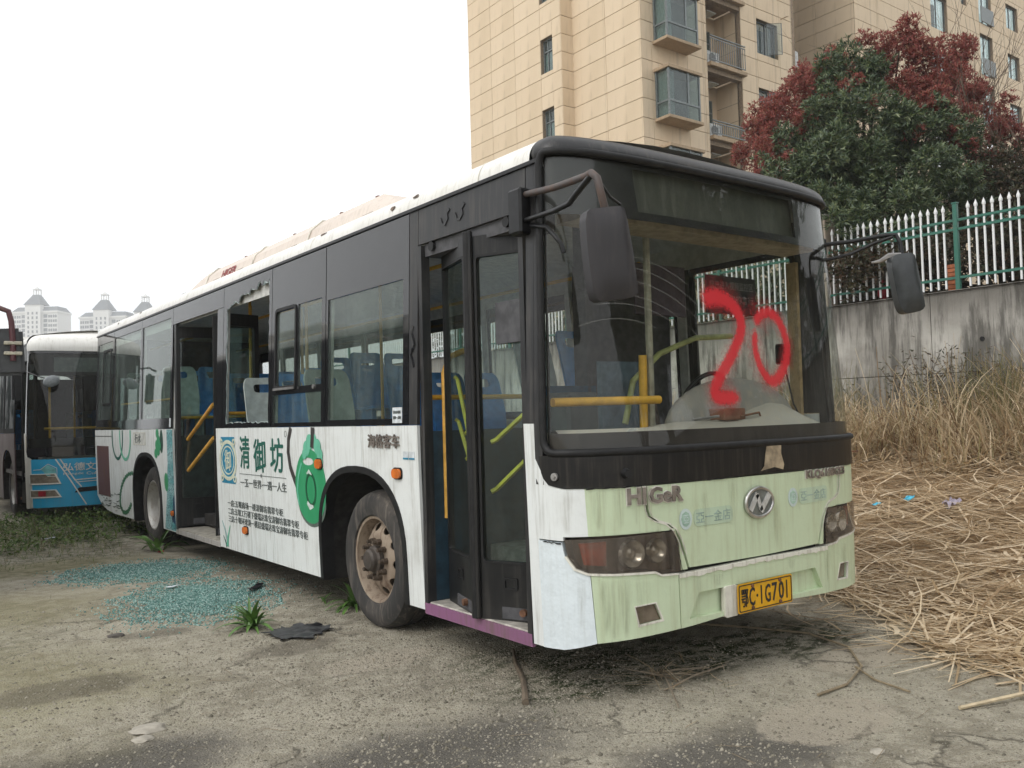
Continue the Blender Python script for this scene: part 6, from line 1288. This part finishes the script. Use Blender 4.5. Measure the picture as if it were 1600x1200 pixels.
tb.build('stems', plain('weed_stem', (.11, .085, .055), .9), WD); m = len(PP); leaf_mesh('foliage', np.array(PP), np.array(DD), r.uniform(.05, .11, m), r.uniform(.015, .03, m), r.normal(size=(m, 3)), M_lo, WD)
# green cover round the blue bus
n = 9000; X = r.uniform(-3.4, 1.6, n); Y = r.uniform(7.4, 11.6, n); cl = np.array([noise.noise(Vector((a*.8, b*.8, 7))) for a, b in zip(X, Y)]); wgt = np.clip((Y-7.6)/2.2, 0, 1)*1.2-.35+cl-.9*((X > -.2) & (Y < 8.6)); keep = wgt > -.05; X, Y = X[keep], Y[keep]; n = len(X); Z = np.array([GZ(a, b) for a, b in zip(X, Y)])+r.uniform(.01, .22, n)*np.clip((Y-7)/2.6, .25, 1)
dv = r.normal(size=(n, 3)); dv[:, 2] = np.abs(dv[:, 2])*.5+.1
o = leaf_mesh('ground_cover', np.stack([X, Y, Z], 1), dv, r.uniform(.035, .09, n), r.uniform(.015, .04, n), np.tile([0, 0, 1.], (n, 1))+r.normal(size=(n, 3))*.3, leafmat('weed_green', [(.035, .07, .014), (.07, .13, .026), (.12, .19, .04), (.15, .16, .06)], .6, .25)); tag(o, 'low green weeds spreading in front of the blue bus', None, kind='stuff')
n = 4200; X = r.uniform(-3.6, -.2, n); Y = r.uniform(6.8, 11.5, n); X = np.where(Y > 10.5, X-.2, X); Z = np.array([GZ(a, b) for a, b in zip(X, Y)]); D = np.stack([r.normal(0, .5, n), r.normal(0, .5, n), np.full(n, .55)], 1); D /= np.linalg.norm(D, axis=1)[:, None]; q_ = np.clip((Y-6.6)/3.5, .15, 1)
o = ribbons('tangled_grass', np.stack([X, Y, Z], 1), D, r.uniform(.12, .5, n)*q_, r.uniform(.004, .009, n), r.uniform(.4, 2.2, n), leafmat('tangle', [(.07, .12, .025), (.14, .17, .05), (.30, .25, .14), (.10, .16, .03)], .6, .25), 5, 8, bend=.5); tag(o, 'tangle of green and straw coloured grass left of the blue bus', None, kind='stuff')
# short moss tufts and grass in the cracks
n = 1500; X = np.concatenate([r.normal(.8, .55, 900), r.uniform(-3.2, 0, 600)]); Y = np.concatenate([r.normal(.2, .3, 900), r.uniform(2.5, 7.5, 600)]); cl = np.array([noise.noise(Vector((a*3, b*3, 1))) for a, b in zip(X, Y)]); keep = cl > .08; X, Y = X[keep], Y[keep]; n = len(X); Z = np.array([GZ(a, b) for a, b in zip(X, Y)]); D = np.stack([r.normal(0, .6, n), r.normal(0, .6, n), np.full(n, .6)], 1); D /= np.linalg.norm(D, axis=1)[:, None]
o = ribbons('crack_grass', np.stack([X, Y, Z], 1), D, r.uniform(.015, .05, n), r.uniform(.002, .005, n), r.uniform(.2, 1, n), leafmat('crack_green', [(.03, .045, .012), (.08, .09, .03), (.16, .14, .06)], .7, .2), 2, 9); tag(o, 'tiny grass and moss tufts in the cracks of the yard', None, kind='stuff')
# broad leaved weeds
def weed(loc, size, n, label, seed, flower=False):
    rn = np.random.default_rng(seed); T = root('dock_weed', loc, label, 'weed', 'single weeds in the yard'); P0 = np.tile(np.array(loc), (n, 1))+rn.normal(0, .018*size, (n, 3))*[1, 1, 0]; a = rn.uniform(0, 2*pi, n); e = rn.uniform(.55, 1.35, n); D = np.stack([np.cos(a)*np.cos(e), np.sin(a)*np.cos(e), np.sin(e)], 1)
    for j in range(n):  # every leaf is a part of its own
        k_ = 6; V = []; p = Vector(P0[j]); d = Vector(D[j]); s = d.cross(Vector((0, 0, 1))).normalized(); LL = size*rn.uniform(.22, .42); Wj = size*rn.uniform(.014, .026)
        for t in range(k_+1):
            u = t/k_; ww = Wj*(.15+1.0*sin(pi*min(1, u**.7))) if u < 1 else .002; uv = s.cross(d); V += [tuple(p-s*ww+uv*ww*.35), tuple(p), tuple(p+s*ww+uv*ww*.35)]; d = (d+Vector((0, 0, -.22))).normalized(); p = p+d*LL/k_
        F = [f_ for t in range(k_) for f_ in ((3*t, 3*t+1, 3*t+4, 3*t+3), (3*t+1, 3*t+2, 3*t+5, 3*t+4))]
        MB().add(V, F).build('leaf', plain('dock_leaf', (.095, .19, .040), .5, var=.35, scale=9), T, .9)
    return T
weed((-.56, 2.66, -.01), .72, 34, 'leafy green weed beside the black plastic scrap', 1); weed((.30, 2.80, -.01), .72, 20, 'dark green weed sprouting behind the front wheel', 2); weed((-.02, 7.12, -.01), 1.15, 14, 'upright weed by the rear wheel with a red scrap at its foot', 3); weed((-2.35, 5.8, -.01), .5, 8, 'small pale weed on the left edge of the yard', 4); weed((.20, 3.15, -.01), .4, 8, 'tiny weed further under the bus behind the front wheel', 5)
# ------------------------------------------------------------------ broken glass and litter
def cubes(name, n, cx, cy_, sx, sy, rot, seed, label):
    rn = np.random.default_rng(seed); a = rn.normal(size=(n, 2)); a *= (1+.35*np.array([noise.noise(Vector((p*1.3, q*1.3, seed))) for p, q in a]))[:, None]; a *= (np.minimum(1, 1.9/np.linalg.norm(a, axis=1)))[:, None]**.35; X = cx+a[:, 0]*sx*cos(rot)-a[:, 1]*sy*sin(rot); Y = cy_+a[:, 0]*sx*sin(rot)+a[:, 1]*sy*cos(rot); s = rn.uniform(.0022, .0062, n); Z = np.array([GZ(p, q) for p, q in zip(X, Y)])+s*.4+rn.random(n)*.012*np.exp(-(a**2).sum(1))
    B = np.array([(-1, -1, -1), (1, -1, -1), (1, 1, -1), (-1, 1, -1), (-1, -1, 1), (1, -1, 1), (1, 1, 1), (-1, 1, 1)], float); an = rn.uniform(0, pi, n); ti = rn.normal(0, .5, n); st_ = rn.uniform(.6, 1.2, (n, 3)); V = B[None]*st_[:, None]*s[:, None, None]
    x, y, z = V[..., 0], V[..., 1], V[..., 2]; z, x = z*np.cos(ti)[:, None]+x*np.sin(ti)[:, None], x*np.cos(ti)[:, None]-z*np.sin(ti)[:, None]; V = np.stack([x*np.cos(an)[:, None]-y*np.sin(an)[:, None]+X[:, None], x*np.sin(an)[:, None]+y*np.cos(an)[:, None]+Y[:, None], z+Z[:, None]], -1)
    F = np.array([(0, 3, 2, 1), (4, 5, 6, 7), (0, 1, 5, 4), (1, 2, 6, 5), (2, 3, 7, 6), (3, 0, 4, 7)]); F = (np.arange(n)[:, None, None]*8+F[None]).reshape(-1, 4)
    o = tri_mesh(name, V.reshape(-1, 3), F, leafmat('crumbled_glass', [(.06, .165, .145), (.125, .285, .25), (.225, .44, .39), (.52, .70, .65)], .15, .25, .8), None, np.repeat(rn.random(n), 6)); tag(o, label, None, kind='stuff')
cubes('broken_glass', 13000, -.50, 4.02, .30, .44, -.35, 1, 'larger spill of crumbled teal window glass'); cubes('broken_glass', 11000, -.52, 5.78, .36, .30, -.5, 2, 'farther spill of crumbled teal window glass near the rear door'); 
def scrap(name, pts, z, th, mat, label, cat, jit=.012, seed=1, parent=None):
    rn = random.Random(seed); bm = poly_bm([pts]); xs_ = [p[0] for p in pts]; ys_ = [p[1] for p in pts]; cut2d(bm, (min(xs_), min(ys_)), (max(xs_), max(ys_)), (.04, .04))
    o = map_bm(bm, lambda x, y, o_=0.: (x, y, GZ(x, y)+z+o_+jit*(noise.noise(Vector((x*17, y*17, seed)))+.5)), th); bm.free(); o = o.build(name, mat, None, .7); return tag(o, label, cat)
def blobp(cx, cy_, rx, ry, n, seed, rag=.4, rot=0.):
    rn = random.Random(seed); return [(cx+(rx*cos(a)*(q := 1-rag*rn.random()))*cos(rot)-ry*sin(a)*q*sin(rot), cy_+rx*cos(a)*q*sin(rot)+ry*sin(a)*q*cos(rot)) for a in np.linspace(0, 2*pi, n+1)[:-1]]
M_blkp = plain('black_sheet', (.014, .014, .017), .35, var=.4)
scrap('plastic_scrap', blobp(-.37, 2.30, .27, .27, 30, 3, .45, -.55), .006, .004, M_blkp, 'crumpled black plastic scrap on the gravel beside the green weed', 'scrap', .02, 2)
scrap('rubber_strip', blobp(-.02, 4.05, .20, .045, 18, 5, .35, .9), .016, .006, M_blkp, 'black rubber strip lying across the larger glass spill', 'scrap', .02, 6)
scrap('paper_scrap', blobp(-.55, 4.62, .10, .035, 14, 8, .5, .4), .012, .003, plain('paper_white', (.62, .66, .70), .7), 'white paper scrap at the edge of the glass spill', 'scrap', .02, 7)
scrap('paper_scrap', blobp(-.85, 8.95, .12, .04, 12, 9, .4, .4), .05, .003, plain('paper_white', (.62, .66, .70), .7), 'white paper scrap among weeds before the blue bus', 'scrap', .02, 8)
scrap('red_wrapper', blobp(-.02, 7.0, .05, .03, 10, 10, .4), .01, .004, plain('red_plastic', (.40, .015, .03), .4), 'small red wrapper at the foot of the weed by the rear wheel', 'wrapper', .02, 9)
def gp(x, y): return GZ(x, y)
for k_, (x, y, s, c_) in enumerate(((5.62, 1.62, .07, 'left of two bright blue wrappers in the straw'), (5.95, 1.45, .09, 'right of two bright blue wrappers in the straw'))): scrap('blue_wrapper', blobp(x, y, s, s*.6, 10, 20+k_, .4), .17, .004, plain('cyan_plastic', (.04, .42, .62), .35), c_, 'wrapper', .05, 11+k_)
scrap('grey_wrapper', blobp(5.85, .95, .16, .08, 14, 24, .4), .16, .004, plain('mauve_plastic', (.30, .26, .33), .4), 'crumpled mauve grey bag in the straw below the blue wrappers', 'bag', .08, 14)
def stickm(name, pts, rad, mat, label, cat): o = MB().tube(pts, rad, 6).build(name, mat, None, .9); return tag(o, label, cat)
gz_ = lambda x, y, h=.012: (x, y, GZ(x, y)+h)
M_stick = plain('stick_bark', (.13, .10, .07), .9, var=.3)
ST = stickm('stick', [gz_(.42, .93), gz_(.25, .68), gz_(.11, .43), gz_(.0, .27), gz_(-.11, .12)], [.010, .013, .015, .017, .019], M_stick, 'straight dry stick lying in front of the open front door', 'stick')
stickm('wire', [gz_(1.6, .9), gz_(1.9, .35), gz_(2.05, .0), gz_(1.95, -.35), gz_(1.65, -.62), gz_(1.30, -.75), gz_(1.05, -.75)], .007, plain('dry_vine', (.24, .19, .12), .8), 'long curved dry vine reaching from the straw onto the gravel', 'vine'); stickm('vine_branch', [gz_(1.62, -.60), gz_(1.48, -.80), gz_(1.42, -1.02)], .006, MATS['dry_vine'], 'short forked vine piece on the pale screed patch', 'vine')
stickm('reed_stalk', [gz_(1.35, -1.30), gz_(1.75, -1.42, .03), gz_(2.4, -1.55, .10)], .010, plain('reed_stalk', (.50, .41, .27), .7), 'pale reed stalk pointing in from the lower right', 'stalk')
rn = random.Random(31)
for k_, (lab, a, L) in enumerate((('longest grey twig in the twig bunch before the bumper', .9, .62), ('pale bent twig lying lowest in the bunch before the bumper', .1, .55), ('short dark twig on the left of the bunch before the bumper', 1.9, .30), ('thin twig crossing the middle of the bunch before the bumper', -.5, .34), ('stubby twig on the right of the bunch before the bumper', 2.6, .26))):
    x, y = .70+rn.uniform(-.12, .2), -.10+rn.uniform(-.12, .14); o = stickm('twig', [gz_(x-L/2*cos(a), y-L/2*sin(a), .012), gz_(x+rn.uniform(-.02, .02), y, .03), gz_(x+L/2*cos(a), y+L/2*sin(a), .025)], [.004, .006, .004], plain('twig_grey', (.22, .18, .13), .9), lab, 'twig'); o['group'] = 'twigs before the bumper'
n = 60; X = r.normal(.75, .16, n); Y = r.normal(-.08, .12, n); a = r.uniform(0, pi, n); D = np.stack([np.cos(a), np.sin(a), r.normal(.05, .1, n)], 1); P0 = np.stack([X, Y, np.array([GZ(p, q) for p, q in zip(X, Y)])+.012+.015*r.random(n)], 1)
o = ribbons('loose_straw', P0, D, r.uniform(.06, .25, n), r.uniform(.003, .008, n), None, M_straw, 3, 15, follow=True); tag(o, 'wisps of straw among the twigs before the bumper', None, kind='stuff')
n = 240; X = r.uniform(-2.8, 2.6, n); Y = r.uniform(-2.2, 5, n); a = r.uniform(0, pi, n); D = np.stack([np.cos(a), np.sin(a), r.normal(0, .03, n)], 1); P0 = np.stack([X, Y, np.array([GZ(p, q) for p, q in zip(X, Y)])+.008], 1)
o = ribbons('stray_stalks', P0, D, r.uniform(.04, .22, n), r.uniform(.002, .005, n), None, leafmat('stray', [(.10, .075, .045), (.20, .15, .09), (.33, .26, .17)], .8, .1), 3, 16, follow=True); tag(o, 'stray stalks and leaf bits strewn over the gravel', None, kind='stuff')
M_pst = plain('pale_stone', (.36, .33, .275), .9, var=.2, bump=.4)
for k_, (x, y, s, lab) in enumerate(((-1.66, 1.03, .085, 'largest flat pale stone near the bottom left'), (-1.72, .90, .05, 'smaller flat pale stone just below the largest one'), (.62, -1.32, .035, 'grey lump of rubble near the bottom right'), (-1.35, 3.1, .06, 'dark flat lump left of the glass spill'))):
    bm = bmesh.new(); bmesh.ops.create_icosphere(bm, subdivisions=3, radius=1)
    for p in bm.verts: q = p.co*(1+.30*noise.noise(p.co*1.7+Vector((k_, 0, 0)))); p.co = Vector((q.x*s, q.y*s*.75, q.z*s*.22))+Vector((x, y, GZ(x, y)+s*.06))
    o = MB().bm(bm).build('stone', M_pst if k_ != 3 else plain('dark_stone', (.08, .07, .06), .9), None, .9); tag(o, lab, 'stone', 'single stones on the yard')
# ------------------------------------------------------------------ haze
hz = MB().box((-900, -700, -2.2), (1000, 1100, 118)).build('haze', None); hz.data.materials.clear()
k = N('air'); pv = k.n('VolumePrincipled'); pv.inputs['Color'].default_value = (.93, .96, 1, 1); pv.inputs['Density'].default_value = HAZE = .0008; pv.inputs['Anisotropy'].default_value = 0
k.l(pv.outputs[0], k.out.inputs['Volume']); hz.data.materials.append(k.m); tag(hz, None, None, kind='stuff'); hz['label'] = 'thin pale haze over the distance'
